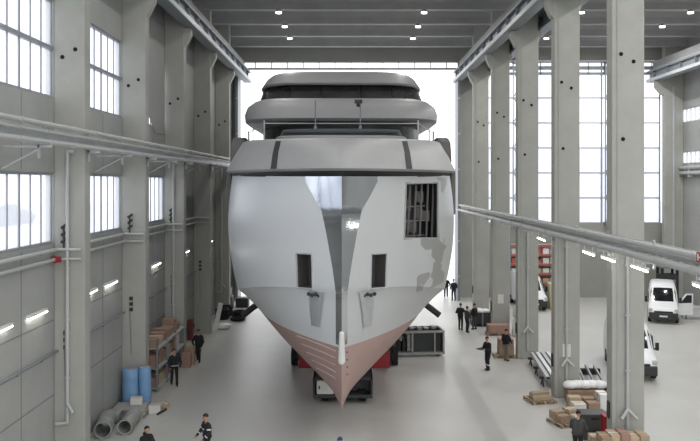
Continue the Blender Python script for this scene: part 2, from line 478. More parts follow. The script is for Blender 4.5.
# thin conduit line of the far right wall
b = B()
for z, r in ((11.2, .16), (10.75, .16)): tube(b, (XE-.35, 40, z), (XE-.35, 65.85, z), r, seg=12)
for y in (44, 49, 54, 59, 64): box(b, XE-.5, XE, y-.05, y+.05, 10.4, 11.45)
single('wall_pipe', b, M['whitepipe'], 'pair of pale pipes on the far right wall below its lower window band', 'pipe')

# sill pipes on the left wall
for z, x, r, nm in ((7.66, -10.2, .07, 'upper'), (7.33, -10.2, .06, 'lower'), (4.12, -10.22, .045, 'thin')):
    b = B()
    segs = list(zip([12.0]+[v+.62 for v in LY[:3]], LY[:4])) if nm != 'thin' else list(zip([12.0]+[v+.62 for v in LY], LY+[67.8]))[:5]
    for ya, yb in segs:
        tube(b, (x, ya, z), (x, yb, z), r, seg=10)
        y = ya+.6
        while y < yb: box(b, XW, x+.03, y-.03, y+.03, z-r-.03, z-r+.02); y += 1.9
        # jog across the column face
        if nm != 'thin': path(b, [(x, yb-.12, z), (-9.35, yb-.12, z)], r*.8)
    lab = {'upper': 'upper pale pipe running under the lower left windows', 'lower': 'lower pale pipe running under the lower left windows',
           'thin': 'thin pipe along the left wall at the height of the socket boxes'}[nm]
    single('sill_pipe' if nm != 'thin' else 'wall_conduit', b, M['whitepipe'] if nm != 'thin' else M['greysteel'], lab, 'pipe')
for i, y in enumerate(LY[:3]):
    b = B(); 
    for dz in (-.25, 0, .25): 
        tube(b, (-10.05, y-.1, 8.15+dz), (-9.85, y-.1, 8.3+dz), .05, seg=8)
    tube(b, (-9.97, y-.1, 7.7), (-9.97, y-.1, 8.5), .035, seg=8); box(b, -10.0, -9.94, y-.1, y, 8.0, 8.06)
    single('valve_set', b, M['dark'], 'small dark valve set on the face of the %s left column' % ORD[i], 'valve', 'valve sets')
b = B(); ball(b, (-10.2, 27.0, 7.33), .13, 10); tube(b, (-10.2, 27.0, 7.33), (-10.0, 27.0, 7.33), .1)
single('red_valve', b, M['red'], 'small red valve on the lower pipe beside the nearest left column', 'valve')

# ------------------------------------------------------------------ lamps
def tube_lamp(x, y, z, side, label, group):
    t = thing('tube_lamp', label, 'lamp', (x, y, z-.08), 0, group)
    b = B(); s = 1 if side == 'left' else 0
    if s: bbox(b, XW, x+.02, y-.72, y+.72, z+.0, z+.1, .015)
    else:
        bbox(b, x-.05, x+.05, y-.72, y+.72, z+.03, z+.09, .015)
        for yy in (y-.5, y+.5): tube(b, (x, yy, z+.1), (x, yy, 7.56), .012, seg=6)
    part('housing', b, M['white'], t, True)
    b = B(); tube(b, (x, y-.68, z-.03), (x, y+.68, z-.0), .03, seg=10); part('tube', b, M['tube'], t, True, 'glowing tube')
ly = [23.0, 25.7, 30.9, 33.6, 38.9, 41.4, 48.8, 57.0]
for i, y in enumerate(ly):
    tube_lamp(XW+.12, y, 5.65, 'left', '%s glowing tube lamp from the camera on the left wall' % ORD[i], 'tube lamps on the left wall')
for i, y in enumerate([20.2, 24.8, 27.8, 30.1, 37.6]):
    tube_lamp(9.12, y, 7.27, 'right', '%s glowing tube lamp from the camera under the right pipe rack' % ORD[i], 'tube lamps under the right pipe rack')
n = 0
for y in (51.6, 56.25, 60.9):
    for x, nm in ((-4.75, 'left'), (4.8, 'right'), (15.15, 'near side aisle'), (22.3, 'far side aisle')):
        pos = {51.6: 'third', 56.25: 'middle', 60.9: 'rearmost'}[y].replace('third', 'nearest')
        lab = {'left': 'small bright ceiling lamp left of the yacht on the %s lit beam', 'right': 'small bright ceiling lamp right of the yacht on the %s lit beam',
               'near side aisle': 'small bright ceiling lamp in the right aisle by the columns on the %s lit beam',
               'far side aisle': 'small bright ceiling lamp towards the far right wall on the %s lit beam'}[nm] % pos
        t = thing('ceiling_lamp', lab, 'lamp', (x, y, 21.05), 0, 'high bay ceiling lamps')
        b = B(); tube(b, (x, y-.1, 21.3), (x, y-.1, 21.17), .14, .2, 16); part('lamp_housing', b, M['greysteel'], t, True)
        b = B(); tube(b, (x, y-.1, 21.17), (x, y-.1, 21.08), .19, .19, 16); part('lens', b, M['bay'], t, True)

# far treeline outside, seen through the lower left windows
b = B()
rings = []
for i in range(160):
    y = -60+1.6*i; h = 3.2+1.6*random.random()+1.2*math.sin(i*.35); d = random.uniform(-.8, .8)
    rings.append([Vector((-78+d, y, -.02)), Vector((-77.2+d, y, h*.5)), Vector((-79+d, y, h)), Vector((-81+d, y, h*.6)), Vector((-81.5+d, y, -.02))])
loft(b, rings)
o = single('treeline', b, mat('far_trees', (112, 118, 118), .9, var=.2, scale=.4), 'distant grey-green treeline outside the lower left windows', 'trees'); o['kind'] = 'stuff'

# ------------------------------------------------------------------ the yacht
XC = -.375; YEND = 65.0
YT = thing('motor_yacht', 'huge white and grey unfinished motor yacht standing in the hall, bow towards the camera', 'yacht', (XC, 31, 1.2), .0137)
# (z at bow, z aft, stem y, half breadth, run length)
LV = [(1.27, 1.2, 29.75, .14, 4.0), (2.2, 1.75, 29.25, 1.42, 6.5), (3.1, 2.6, 28.75, 2.7, 9.0), (4.0, 4.0, 28.3, 4.15, 12.0),
      (6.0, 4.45, 27.85, 5.02, 12.0), (6.06, 4.55, 27.8, 5.14, 12.0), (10.2, 10.4, 27.45, 5.27, 11.5)]
NS = 64
def lvl(j, s):
    z0, z1, ds, w, L = LV[j]
    d = ds+(YEND-ds)*s
    t = min(1, (d-ds)/L); k = min(1, (d-ds)/14.0); k = k*k*(3-2*k)
    hw = w*(1-(1-t)**2)
    if d > 56: hw *= 1-.06*((d-56)/9)**2
    return Vector((hw, d, z0+(z1-z0)*k))
ROWS = [0, .5, 1, 1.34, 1.67, 2, 2.34, 2.67, 3, 3.25, 3.5, 3.75, 4, 5]+[5+i/16 for i in range(1, 17)]
def hp(s, r):
    j = min(int(r), len(LV)-2); f = r-j
    a = lvl(j, s); b = lvl(j+1, s)
    p = a.lerp(b, f)
    if j == 5: p.x += .32*math.sin(PI*f)*max(0, min(1, (p.y-30)/7))   # slight flare
    if j in (1, 2): p.x += .05*math.sin(PI*f)*min(1, s*12)
    return p
def pxof(p): return PX+F*(p.x+XC)/p.y, PY-F*(p.z-H)/p.y
SS = [(i/NS)**1.7 for i in range(NS+1)]
def s_at_w(r, w):
    lo, hi = 0, .4
    for _ in range(40):
        m = (lo+hi)/2
        if hp(m, r).x < w: lo = m
        else: hi = m
    return lo
def nearest(lst, v): return min(range(len(lst)), key=lambda i: abs(lst[i]-v))

b = bmesh.new()
G = {}
for side in (-1, 1):
    for i, s in enumerate(SS):
        for r, rw in enumerate(ROWS):
            p = hp(s, rw)
            G[side, i, r] = b.verts.new((XC+side*p.x, p.y, p.z))
FACE = {}
for side in (-1, 1):
    for i in range(NS):
        for r in range(len(ROWS)-1):
            f = b.faces.new((G[side, i, r], G[side, i+1, r], G[side, i+1, r+1], G[side, i, r+1]))
            f.smooth = True; f.material_index = 1 if ROWS[r+1] <= 3 else 0; FACE[side, i, r] = f
for r in range(len(ROWS)-1): b.faces.new((G[-1, NS, r], G[1, NS, r], G[1, NS, r+1], G[-1, NS, r+1]))
for i in range(NS): b.faces.new((G[-1, i, 0], G[1, i, 0], G[1, i+1, 0], G[-1, i+1, 0])).material_index = 1
nr = len(ROWS)-1
for i in range(NS):
    f = b.faces.new((G[-1, i, nr], G[1, i, nr], G[1, i+1, nr], G[-1, i+1, nr])); f.material_index = 0
def pick(side, pxa, pxb, pya, pyb):
    # grid cells of the topsides whose centres fall in the opening
    cells = []
    for (sd, i, r), f in FACE.items():
        if sd != side or ROWS[r] < 5 or SS[i] > .26: continue
        s = (SS[i]+SS[i+1])/2; rw = (ROWS[r]+ROWS[r+1])/2
        p = hp(s, rw); x, y = pxof(Vector((side*p.x, p.y, p.z)))
        cells.append((i, r, x, y))
    return cells
def opening(side, x0, x1, y0, y1, depth, mi):
    cells = pick(side, x0, x1, y0, y1)
    ym = (y0+y1)/2
    # station range measured at mid height, row range at mid station
    row = min(cells, key=lambda c: abs(c[3]-ym)+abs(c[2]-(x0+x1)/2))[1]
    ii = [c[0] for c in cells if c[1] == row and min(x0, x1) < c[2] < max(x0, x1)]
    im = ii[len(ii)//2]
    rr = [c[1] for c in cells if c[0] == im and y0 < c[3] < y1]
    fs = [FACE[side, i, r] for i in range(min(ii), max(ii)+1) for r in range(min(rr), max(rr)+1)]
    ret = bmesh.ops.extrude_face_region(b, geom=fs)
    vs = [g for g in ret['geom'] if isinstance(g, bmesh.types.BMVert)]
    nf = [g for g in ret['geom'] if isinstance(g, bmesh.types.BMFace)]
    bmesh.ops.translate(b, verts=vs, vec=(-side*depth*.55, depth, 0))
    bmesh.ops.delete(b, geom=[f for f in fs if f.is_valid], context='FACES_ONLY')
    for v in vs:
        for f in v.link_faces: f.material_index = mi; f.smooth = False
    return min(ii), max(ii)+1, min(rr), max(rr)+1
oa = opening(-1, 296, 312, 256, 294, .7, 2)
ob = opening(1, 371, 387, 256, 294, .7, 2)
ow = opening(1, 405, 439, 184, 236, .9, 3)
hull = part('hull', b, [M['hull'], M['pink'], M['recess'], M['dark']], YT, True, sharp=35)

def hv(side, i, r):     # surface point of the grid
    p = hp(SS[i], ROWS[r]); return Vector((XC+side*p.x, p.y, p.z))
# bars, ducts and panels seen inside the hull-side opening
i0, i1, r0, r1 = ow
def win_pt(u, v, off):
    a = hv(1, i0, r0).lerp(hv(1, i1, r0), u); c = hv(1, i0, r1).lerp(hv(1, i1, r1), u)
    return a.lerp(c, v)+Vector((-off*.55, off, 0))
b = B()
for u in (.02, .24, .42, .6, .8, .98): tube(b, win_pt(u, 0, .35), win_pt(u+.03, 1, .3), .045, seg=6)
for v in (.03, .3, .56, .97): tube(b, win_pt(0, v, .35), win_pt(.75, v+.02, .35), .03, seg=6)
for u, v in ((.1, .15), (.32, .6), (.5, .2), (.7, .75), (.9, .4), (.3, .25), (.68, .45)):
    p = win_pt(u, v, .6); bbox(b, p.x-.16, p.x+.16, p.y-.1, p.y+.1, p.z-.25, p.z+.22, .02)
part('hull_opening_frame', b, M['recess'], hull, True, 'grey bars and ducts inside the hull opening')
b = B()
for (a, c) in (((0, 0), (1, 0)), ((1, 0), (1, 1)), ((1, 1), (0, 1)), ((0, 1), (0, 0))):
    tube(b, win_pt(*a, -.0), win_pt(*c, -.0), .045, seg=8)
part('opening_rim', b, M['primer'], hull, True)
for sd, (ia, ib, ra, rb) in ((-1, oa), (1, ob)):
    b = B()
    cs = [hv(sd, ia, ra), hv(sd, ib, ra), hv(sd, ib, rb), hv(sd, ia, rb)]
    for p, q in zip(cs, cs[1:]+cs[:1]): tube(b, p, q, .035, seg=8)
    part('anchor_pocket_rim', b, M['steel'], hull, True)
    # chute panel under the pocket
    b = B()
    pts = []
    for rw, wa, wb in ((4.0, .62 , 1.18), (3.62, .74, 1.18), (3.3, .8, 1.12)):
        for w in (wa, wb):
            p = hp(s_at_w(rw, w), rw); pts.append(Vector((XC+sd*(p.x+.03), p.y-.05, p.z-.02)))
    vs = [b.verts.new(p) for p in pts]
    for k in (0, 2):
        f = b.faces.new((vs[k], vs[k+1], vs[k+3], vs[k+2])); f.smooth = True
    r_ = bmesh.ops.extrude_face_region(b, geom=b.faces[:])
    bmesh.ops.translate(b, verts=[g for g in r_['geom'] if isinstance(g, bmesh.types.BMVert)], vec=(0, .09, 0))
    part('anchor_guard', b, M['steel'], hull, True, 'bare metal guard plate below the anchor pocket')
    b = B()
    p = hp(s_at_w(3.97, .98), 3.97)
    for k in range(5): ball(b, (XC+sd*(p.x-.28+.13*k), p.y-.1-.03*(4-k), p.z-.05-.04*(k % 2)), .075, 8)
    part('anchor_flukes', b, M['dark'], hull, True, 'dark anchor tips')

# polished plate on the stem
b = B()
WC = [(10.0, 1.32), (9.35, .95), (9.0, .72), (8.2, .55), (7.0, .33), (6.06, .2)]
def wc(z):
    for (za, wa), (zb, wb) in zip(WC, WC[1:]):
        if zb <= z <= za: return wb+(wa-wb)*(z-zb)/(za-zb)
    return WC[-1][1] if z < WC[-1][0] else WC[0][1]
rings = []
rws = [3.05+.95*i/5 for i in range(6)]+[5+i/24 for i in range(25)]
for rw in rws:
    ring = []
    z = hp(.004, rw).z; lim = wc(z)
    for f in (-1, -.8, -.6, -.4, -.2, -.07, 0, .07, .2, .4, .6, .8, 1):
        p = hp(s_at_w(rw, abs(f)*lim), rw) if f else hp(0, rw)
        ring.append(Vector((XC+math.copysign(p.x+.012, f) if f else XC, p.y-.03-(.0 if f else .015), p.z)))
    rings.append(ring)
loft(b, rings)
r_ = bmesh.ops.extrude_face_region(b, geom=b.faces[:])
bmesh.ops.translate(b, verts=[g for g in r_['geom'] if isinstance(g, bmesh.types.BMVert)], vec=(0, .05, 0))
part('stem_plate', b, M['chrome'], hull, True, 'mirror-polished metal plate on the stem', sharp=25)
# rounded guard tube at the foot of the stem
b = B()
pa = hp(0, 3.1); pb = hp(0, 2.35)
tube(b, (XC, pa.y-.1, pa.z+.35), (XC, pb.y-.12, pb.z+.08), .09, .13, 16); ball(b, (XC, pb.y-.12, pb.z+.08), .13, 14); ball(b, (XC, pa.y-.1, pa.z+.35), .09, 12)
part('stem_guard', b, M['white'], hull, True, 'white rounded guard on the foot of the stem')
# pale strips on the pink bottom, port bow: light on hull steps, as colour
for k, rw in enumerate((2.75, 2.42, 2.08, 1.75, 1.42)):
    b = B(); prev = None
    for i in range(9):
        f = i/8; w = .22+(1.55-.2*k)*f
        rr = rw+.22*f-.16*f*f+.05
        p = hp(s_at_w(rr, w), rr); q = Vector((XC-p.x-.01, p.y-.02, p.z))
        if prev: tube(b, prev, q, .022, seg=6)
        prev = q
    part('bottom_glint', b, M['glint'], hull, True)
for k, rw in enumerate((2.75, 2.4, 2.05, 1.7)):
    p = hp(s_at_w(rw, .2), rw)
    b = B(); tube(b, (XC+p.x, p.y-.04, p.z), (XC+p.x, p.y+.02, p.z), .035, seg=10); part('bottom_stud', b, M['recess'], hull, True)
# short dark tubes sticking out of the bottom
for sd, la in ((-1, 'port'), (1, 'starboard')):
    b = B(); p = hp(s_at_w(3.0, 4.0), 3.0)
    tube(b, (XC+sd*4.05, 42.6, 3.75), (XC+sd*5.35, 42.6, 2.75), .17, seg=14)
    part('bilge_tube', b, M['dark'], YT, True, 'dark tube jutting from the hull side')

# dark band coloured as the shade in the gap, then the bulwark
def curve(yf, w, L, z, pw, yend=60.0, n=40, dz=0):
    pts = []
    for sd in (-1, 1):
        rng = range(n, -1, -1) if sd < 0 else range(1, n+1)
        for i in rng:
            t = (i/n)**1.8; y = yf+(yend-yf)*t
            tt = min(1, (y-yf)/L)
            pts.append(Vector((XC+sd*w*(1-(1-tt)**2)**pw, y, z+dz*min(1, (y-yf)/12))))
    return pts
def band(name, rings, m, th, par=YT, label=None, sharp=40, cap=False):
    bb = B(); V = loft(bb, rings)
    o = part(name, bb, m, par, True, label, sharp)
    md = o.modifiers.new('thickness', 'SOLIDIFY'); md.thickness = th; md.offset = 0
    return o
band('gap_shade_band', [curve(28.0, 5.35, 11.6, 10.15, .85, dz=.2), curve(28.0, 5.35, 11.6, 10.62, .85, dz=.1)], M['dark'], .05, label='dark band standing for the shaded gap below the bulwark')
BW = [(27.75, 5.45, 11.6, 10.42, .75), (27.65, 5.55, 11.6, 10.5, .75), (28.2, 5.25, 11.2, 11.1, .7), (29.2, 4.82, 10.4, 11.55, .66), (29.5, 4.68, 10.4, 11.63, .66), (29.8, 4.6, 10.4, 11.57, .66)]
bwr = [curve(y, w, L, z, pw, dz=.45 if z > 11.5 else 0) for (y, w, L, z, pw) in BW]
bul = band('bulwark', bwr, M['primer'], .06, label='pale grey bulwark round the bow', sharp=50)
# vertical dark seams in the bulwark
for sd in (-1, 1):
    b = B(); rr = []
    for kk in (1, 2, 3, 4):
        tgt = 2.62-.04*kk
        pts = [p for p in bwr[kk] if (p.x-XC)*sd > 0]
        def at(w):
            ps = sorted(pts, key=lambda p: abs(p.x-XC))
            for a, c in zip(ps, ps[1:]):
                if abs(a.x-XC) <= w <= abs(c.x-XC):
                    f = (w-abs(a.x-XC))/max(1e-6, abs(c.x-XC)-abs(a.x-XC)); return a.lerp(c, f)
            return ps[-1]
        a, c = at(tgt-.1), at(tgt+.12)
        rr.append([a+Vector((0, -.09, 0)), c+Vector((sd*.02, -.09, 0))])
    loft(b, rr, smooth=False)
    r_ = bmesh.ops.extrude_face_region(b, geom=b.faces[:])
    bmesh.ops.translate(b, verts=[g for g in r_['geom'] if isinstance(g, bmesh.types.BMVert)], vec=(0, .06, 0))
    part('bulwark_seam', b, M['dark'], bul, True, 'dark vertical joint in the bulwark')
# bow deck and blocks behind the bulwark
b = B(); ring = curve(28.4, 4.9, 10.6, 10.9, .68); loft(b, [ring, [p+Vector((0, 0, -.1)) for p in ring]], cap0=True, cap1=True, smooth=False)
part('foredeck', b, M['primer'], YT, True)
def tier(name, specs, m, label=None, yend=62.0, th=None, sharp=35, cap=True, pw=.3, dz=0):
    bb = B(); rings = [curve(y, w, L, z, pw, yend, dz=dz) for (y, w, L, z) in specs]
    loft(bb, rings, closed=True, cap0=True, cap1=True)
    return part(name, bb, m, YT, True, label, sharp)
tier('foredeck_coaming', [(36.6, 3.1, 1.4, 10.9), (36.6, 3.15, 1.4, 12.15), (36.75, 3.05, 1.4, 12.2)], M['primer'], yend=40.5)
tier('foredeck_windscreen', [(36.85, 3.0, 1.3, 12.2), (37.05, 2.85, 1.3, 12.52)], M['clear'], 'low pale windscreen on the foredeck', yend=40.0)
tier('main_deckhouse', [(42.5, 4.7, 6, 10.9), (42.2, 4.75, 6, 13.4)], M['superglass'], 'dark glazed deckhouse front')
fas = tier('upper_deck_fascia', [(40.4, 4.75, 4.5, 13.1), (39.6, 5.1, 4.5, 13.08), (39.4, 5.26, 4.5, 13.22), (39.5, 5.3, 4.5, 13.6), (39.8, 5.2, 4.5, 13.98), (40.5, 4.95, 4.5, 14.28), (41.4, 4.82, 4.5, 14.42), (42.0, 4.75, 4.5, 14.48)], M['primer'], 'grey wide fascia of the upper deck', pw=.13)
tier('wheelhouse_window', [(43.6, 5.0, 4.2, 14.5), (45.3, 4.78, 4.2, 15.75)], M['superglass'], 'dark wheelhouse window band', pw=.18)
tier('wheelhouse_roof', [(45.0, 4.7, 4.5, 15.56), (44.4, 4.86, 4.5, 15.52), (44.3, 4.88, 4.5, 15.62), (44.9, 4.62, 4.5, 16.15), (45.3, 4.42, 4.5, 16.36), (45.9, 4.2, 4.5, 16.46)], M['primer'], 'grey sloping wheelhouse roof', pw=.17)
# wheelhouse mullions
for x in (-2.9, -1.15, 1.15, 2.9):
    b = B(); tube(b, (XC+x, 43.6 if abs(x) < 2 else 43.8, 14.55), (XC+x, 45.0 if abs(x) < 2 else 45.2, 15.55), .05, seg=6)
    part('window_mullion', b, M['black'], YT, True)
# dark side boxes abreast of the bulwark
for sd in (-1, 1):
    b = B()
    tri_prism(b, [(40.2, 10.95), (42.0, 10.9), (42.6, 12.35), (41.4, 12.35), (40.7, 12.1)], 'x', XC+sd*5.0, XC+sd*5.7)
    bmesh.ops.bevel(b, geom=b.edges[:], offset=.08, segments=2, affect='EDGES')
    part('side_fairing', b, M['recess'], YT, True, 'dark grey fairing at the deck side')
    b = B(); bbox(b, min(XC+sd*5.35, XC+sd*5.6), max(XC+sd*5.35, XC+sd*5.6), 38.3, 40.0, 8.4, 10.6, .05)
    part('side_gate', b, M['recess'], YT, True, 'dark side panel aft of the bow')
# stanchions, rails and masts on the foredeck
b = B()
for sd in (-1, 1):
    for x, y in ((3.75, 38.2), (4.45, 39.6), (4.9, 41.5), (5.1, 43.5)):
        tube(b, (XC+sd*x, y, 11.2), (XC+sd*x, y, 13.0 if y < 39 else 12.7), .035, seg=6)
    path(b, [(XC+sd*3.75, 38.2, 12.85), (XC+sd*4.45, 39.6, 12.6), (XC+sd*4.9, 41.5, 12.6), (XC+sd*5.1, 43.5, 12.65)], .025, 6)
tube(b, (XC-3.75, 38.2, 12.85), (XC+3.75, 38.2, 12.85), .025, seg=6)
part('guard_rail', b, M['steel'], YT, True)
for x, top in ((-1.25, 13.95), (.92, 14.0)):
    b = B(); tube(b, (XC+x, 37.9, 11.0), (XC+x, 37.9, top), .032, seg=8)
    bbox(b, XC+x-.07, XC+x+.07, 37.83, 37.97, 12.55, 12.7, .015)
    p = part('signal_mast', b, M['greysteel'], YT, True)
    if x > 0:
        b = B(); bbox(b, XC+x-.28, XC+x+.1, 37.8, 38.0, 13.8, 13.98, .03); ball(b, (XC+x-.1, 37.85, 13.72), .1, 10)
        part('mast_lamp', b, M['dark'], p, True, 'dark lamp at the mast head')
for x in (-3.2, -2.95, -2.75):
    b = B(); bbox(b, XC+x-.06, XC+x+.06, 39.75, 39.95, 13.72+(.05 if x < -3 else 0), 13.82, .01); part('fascia_clip', b, M['dark'], fas, True)

# ------------------------------------------------------------------ trolleys under the hull
t = thing('transport_trolley', 'dark low transport trolley under the tip of the bow, white cabinet on its left', 'trolley', (XC-.05, 36.2, 0))
b = B(); bbox(b, -1.72, .98, 35.3, 37.6, .25, .42, .03); bbox(b, -1.72, -1.62, 35.3, 37.6, .4, 1.18, .02); bbox(b, .88, .98, 35.3, 37.6, .4, 1.18, .02)
bbox(b, -1.72, .98, 35.3, 37.6, 1.06, 1.18, .02); bbox(b, -1.6, .9, 36.0, 37.5, .4, 1.1, .02); part('chassis', b, M['dark'], t, True)
b = B(); bbox(b, -1.55, -.78, 35.34, 35.95, .42, 1.05, .04); cb = part('control_cabinet', b, M['offwhite'], t, True, 'white control cabinet')
b = B(); bbox(b, -1.46, -1.4, 35.31, 35.36, .66, .82, .01); part('cabinet_handle', b, M['black'], cb, True)
for x in (-1.2, .5):
    for y in (35.9, 37.0):
        b = B(); tube(b, (x-.16, y, .27), (x+.16, y, .27), .27, seg=18); part('wheel', b, M['tyre'], t, True)
b = B(); bbox(b, XC-.35, XC+.35, 36.4, 37.2, 1.18, 1.25, .01); part('keel_pad', b, M['black'], t, True)
for tx, ty, lb in ((-.3, 41.8, 'red cradle trolley carrying the hull behind the dark trolley'),):
    t = thing('cradle_trolley', lb, 'trolley', (tx, ty, 0))
    b = B(); bbox(b, -2.75, 2.05, ty-.5, ty+.5, .18, .98, .03); part('beam', b, M['red'], t, True)
    for sd in (-1, 1):
        b = B(); tube(b, (-.35+sd*1.6, ty, .9), (-.35+sd*1.9, ty, 1.95), .12, seg=10); part('cradle_arm', b, M['red'], t, True)
        b = B(); bbox(b, -.35+sd*2.35-.45, -.35+sd*2.35+.45, ty+1.0, ty+2.0, .25, 1.05, .05); part('hydraulic_unit', b, M['dark'], t, True)
        for y in (ty+1.1, ty+1.9):
            b = B(); tube(b, (-.35+sd*2.75-.15, y, .5), (-.35+sd*2.75+.15, y, .5), .5, seg=20); w = part('wheel', b, M['tyre'], t, True)
            b = B(); tube(b, (-.35+sd*2.75-.17, y, .5), (-.35+sd*2.75+.17, y, .5), .22, seg=14); part('hub', b, M['greysteel'], w, True)
    b = B(); bbox(b, XC-.35, XC+.35, ty-.4, ty+.4, .98, 1.21, .02); part('keel_pad', b, M['black'], t, True)
t = thing('keel_block', 'stack of timber keel blocks under the middle of the hull', 'keel block', (XC, 52, 0))
for k in range(5):
    b = B(); bbox(b, XC-.9, XC+.9, 51.6, 52.4, .235*k, .235*(k+1)-.005, .02); part('block', b, M['wood'], t, True)
# caged machinery trolley to the right of the hull
cx, cy = 3.75, 45.6
t = thing('machinery_cart', 'grey caged machinery cart on the floor right of the hull', 'cart', (cx, cy, 0), .1)
b = B()
L, D, Hc = 1.5, .75, 1.42
for x in (-L, -.32, L):
    for y in (-D, D): box(b, x-.05, x+.05, y-.05, y+.05, .15, Hc)
for z in (.18, Hc):
    for y in (-D, D): box(b, -L-.05, L+.05, y-.05, y+.05, z-.06, z+.06)
    for x in (-L, L): box(b, x-.05, x+.05, -D, D, z-.06, z+.06)
box(b, .95, 1.02, -D-.02, -D+.03, .2, Hc)
part('frame', b, M['greytube'], t)
b = B(); box(b, -.3, L-.02, -D+.3, -D+.36, .2, Hc-.05); box(b, -L, L, D-.06, D-.02, .2, Hc-.05); box(b, L-.08, L-.04, -D, D, .2, Hc-.05); part('panel', b, M['dark'], t)
b = B(); box(b, -L, L, -D, D, .2, .26); part('floor_plate', b, M['greysteel'], t)
for k in range(7):
    b = B(); x = -1.3+.14*k; z = .45+.16*(k % 4)
    if k % 2: tube(b, (x, -.3, z), (x, .3, z), .13, seg=12)
    else: bbox(b, x-.1, x+.1, -.4, .3, .26, .7+.08*k, .02)
    part('motor', b, M['black'] if k % 3 else M['greytube'], t)
b = B()
for k in range(6): bbox(b, -1.2+.42*k, -.95+.42*k, -.4+.1*(k % 3), .1+.1*(k % 3), Hc+.05, Hc+.14+.05*(k % 2), .02)
part('hose_bundle', b, M['greytube'], t)
for x in (-1.2, 1.2):
    for y in (-.6, .6):
        b = B(); tube(b, (x-.05, y, .1), (x+.05, y, .1), .1, seg=12); part('castor', b, M['black'], t)
b = B(); tube(b, (-1.0, .2, Hc), (-1.45, -.1, Hc+.75), .03, seg=6); part('tow_handle', b, M['steel'], t)

# ------------------------------------------------------------------ floor goods
def fl(px, py):
    d = F*H/(py-PY); return Vector(((px-PX)*d/F, d, 0))
def xform(bm, x, y, z=0, rz=0):
    bmesh.ops.transform(bm, matrix=Matrix.Translation((x, y, z)) @ Matrix.Rotation(rz, 4, 'Z'), verts=bm.verts[:])
    return bm
def pallet(x, y, rz, label, w=1.2, l=.8, m='wood'):
    b = B()
    for k in range(3): box(b, -w/2, w/2, -l/2+k*(l-.1)/2, -l/2+k*(l-.1)/2+.1, 0, .025)
    for k in range(3):
        for j in range(3): box(b, -w/2+j*(w-.12)/2, -w/2+j*(w-.12)/2+.12, -l/2+k*(l-.1)/2, -l/2+k*(l-.1)/2+.1, .025, .11)
    n = 7
    for k in range(n): box(b, -w/2+k*(w-.11)/(n-1), -w/2+k*(w-.11)/(n-1)+.11, -l/2, l/2, .112, .14)
    xform(b, x, y, 0, rz)
    return single('pallet', b, M[m], label, 'pallet', 'wooden pallets on the floor')
def carton(x, y, z, w, l, h, rz, m, label, group=None, name='cardboard_box', cat='box'):
    root = thing(name, label, cat, (x, y, z), rz, group)
    b = B(); bbox(b, -w/2, w/2, -l/2, l/2, 0, h, .015); part('carton', b, M[m], root)
    b = B(); box(b, -w/2-.003, w/2+.003, -.035, .035, h*.72, h+.004); part('packing_tape', b, M['card2' if m != 'card2' else 'offwhite'], root)
    return root

# left wall: goods beside the nearest column
def duct(name, p0, p1, r, label, m='greytube'):
    b = B(); pipe_hollow(b, p0, p1, r, .03)
    ax = (Vector(p1)-Vector(p0)).normalized()
    for k in (.02, .5, .97):
        c = Vector(p0).lerp(Vector(p1), k); pipe_hollow(b, c-ax*.04, c+ax*.04, r+.02, .02)
    return single(name, b, M[m], label, 'duct', 'grey duct lengths')
duct('duct_pipe', (-9.95, 32.0, .345), (-9.66, 30.5, .345), .32, 'short wide grey duct pipe lying nearest the left column, open end to the aisle')
duct('duct_pipe', (-8.95, 31.0, .305), (-9.05, 32.9, .305), .28, 'grey duct pipe lying lengthwise beside the stacked slabs')
duct('duct_pipe', (-10.0, 32.62, .28), (-9.5, 32.5, .28), .25, 'grey duct pipe end resting crosswise against the left wall')
b = B()
for k, (w, l) in enumerate(((1.5, 1.3), (1.55, 1.25), (1.35, 1.2))):
    bb = B(); bbox(bb, -w/2, w/2, -l/2, l/2, .0, .12, .015); xform(bb, -9.56+.04*k, 33.75+.03*k, .12*k+.0, .05*k)
    single('grey_slab', bb, M['slab'], ('bottom', 'middle', 'top')[k]+' grey slab in the stack by the left wall', 'slab', 'stacked grey slabs')
b.free()
carton(-9.3, 34.0, .37, .5, .35, .3, .2, 'offwhite', 'small white box on top of the grey slab stack')
carton(-8.5, 34.0, 0, .5, .4, .34, .1, 'offwhite', 'white box on the floor in front of the blue rolls')
carton(-8.3, 34.8, 0, .3, .5, .2, -.5, 'card2', 'small pale box on the floor right of the blue rolls')
b = B(); tube(b, (-8.3, 33.6, .05), (-8.1, 34.35, .05), .05, seg=8); single('short_tube', b, M['dark'], 'short dark tube on the floor beside the white box', 'tube')
# blue wrapped rolls
for k, (x, y, r, h, la) in enumerate(((-9.78, 34.75, .34, 1.72, 'large blue wrapped roll standing against the left column'), (-9.17, 34.9, .27, 1.78, 'narrow blue wrapped roll standing nearest the aisle'))):
    t = thing('blue_roll', la, 'roll', (x, y, 0), 0, 'blue rolls by the left column')
    b = B(); seg = 20
    rings = []
    for z in (0, .02, .4, .9, 1.3, h-.03, h):
        rr = r*(1 if 0.01 < z < h-.01 else .95)
        rings.append([Vector((rr*math.cos(2*PI*i/seg)*(1+.03*math.sin(5*i+z*3)), rr*.85*math.sin(2*PI*i/seg), z)) for i in range(seg)])
    loft(b, rings, closed=True, cap0=True, cap1=True); part('sheet', b, M['bluewrap'], t)
    b = B(); tube(b, (0, 0, h-.02), (0, 0, h+.03), r*.4, seg=14); part('core', b, M['card2'], t)
    for z in (.45, 1.25):
        b = B(); tube(b, (0, 0, z), (0, 0, z+.05), r*1.035, seg=20, cap=False); part('strap', b, M['bluewrap'], t)

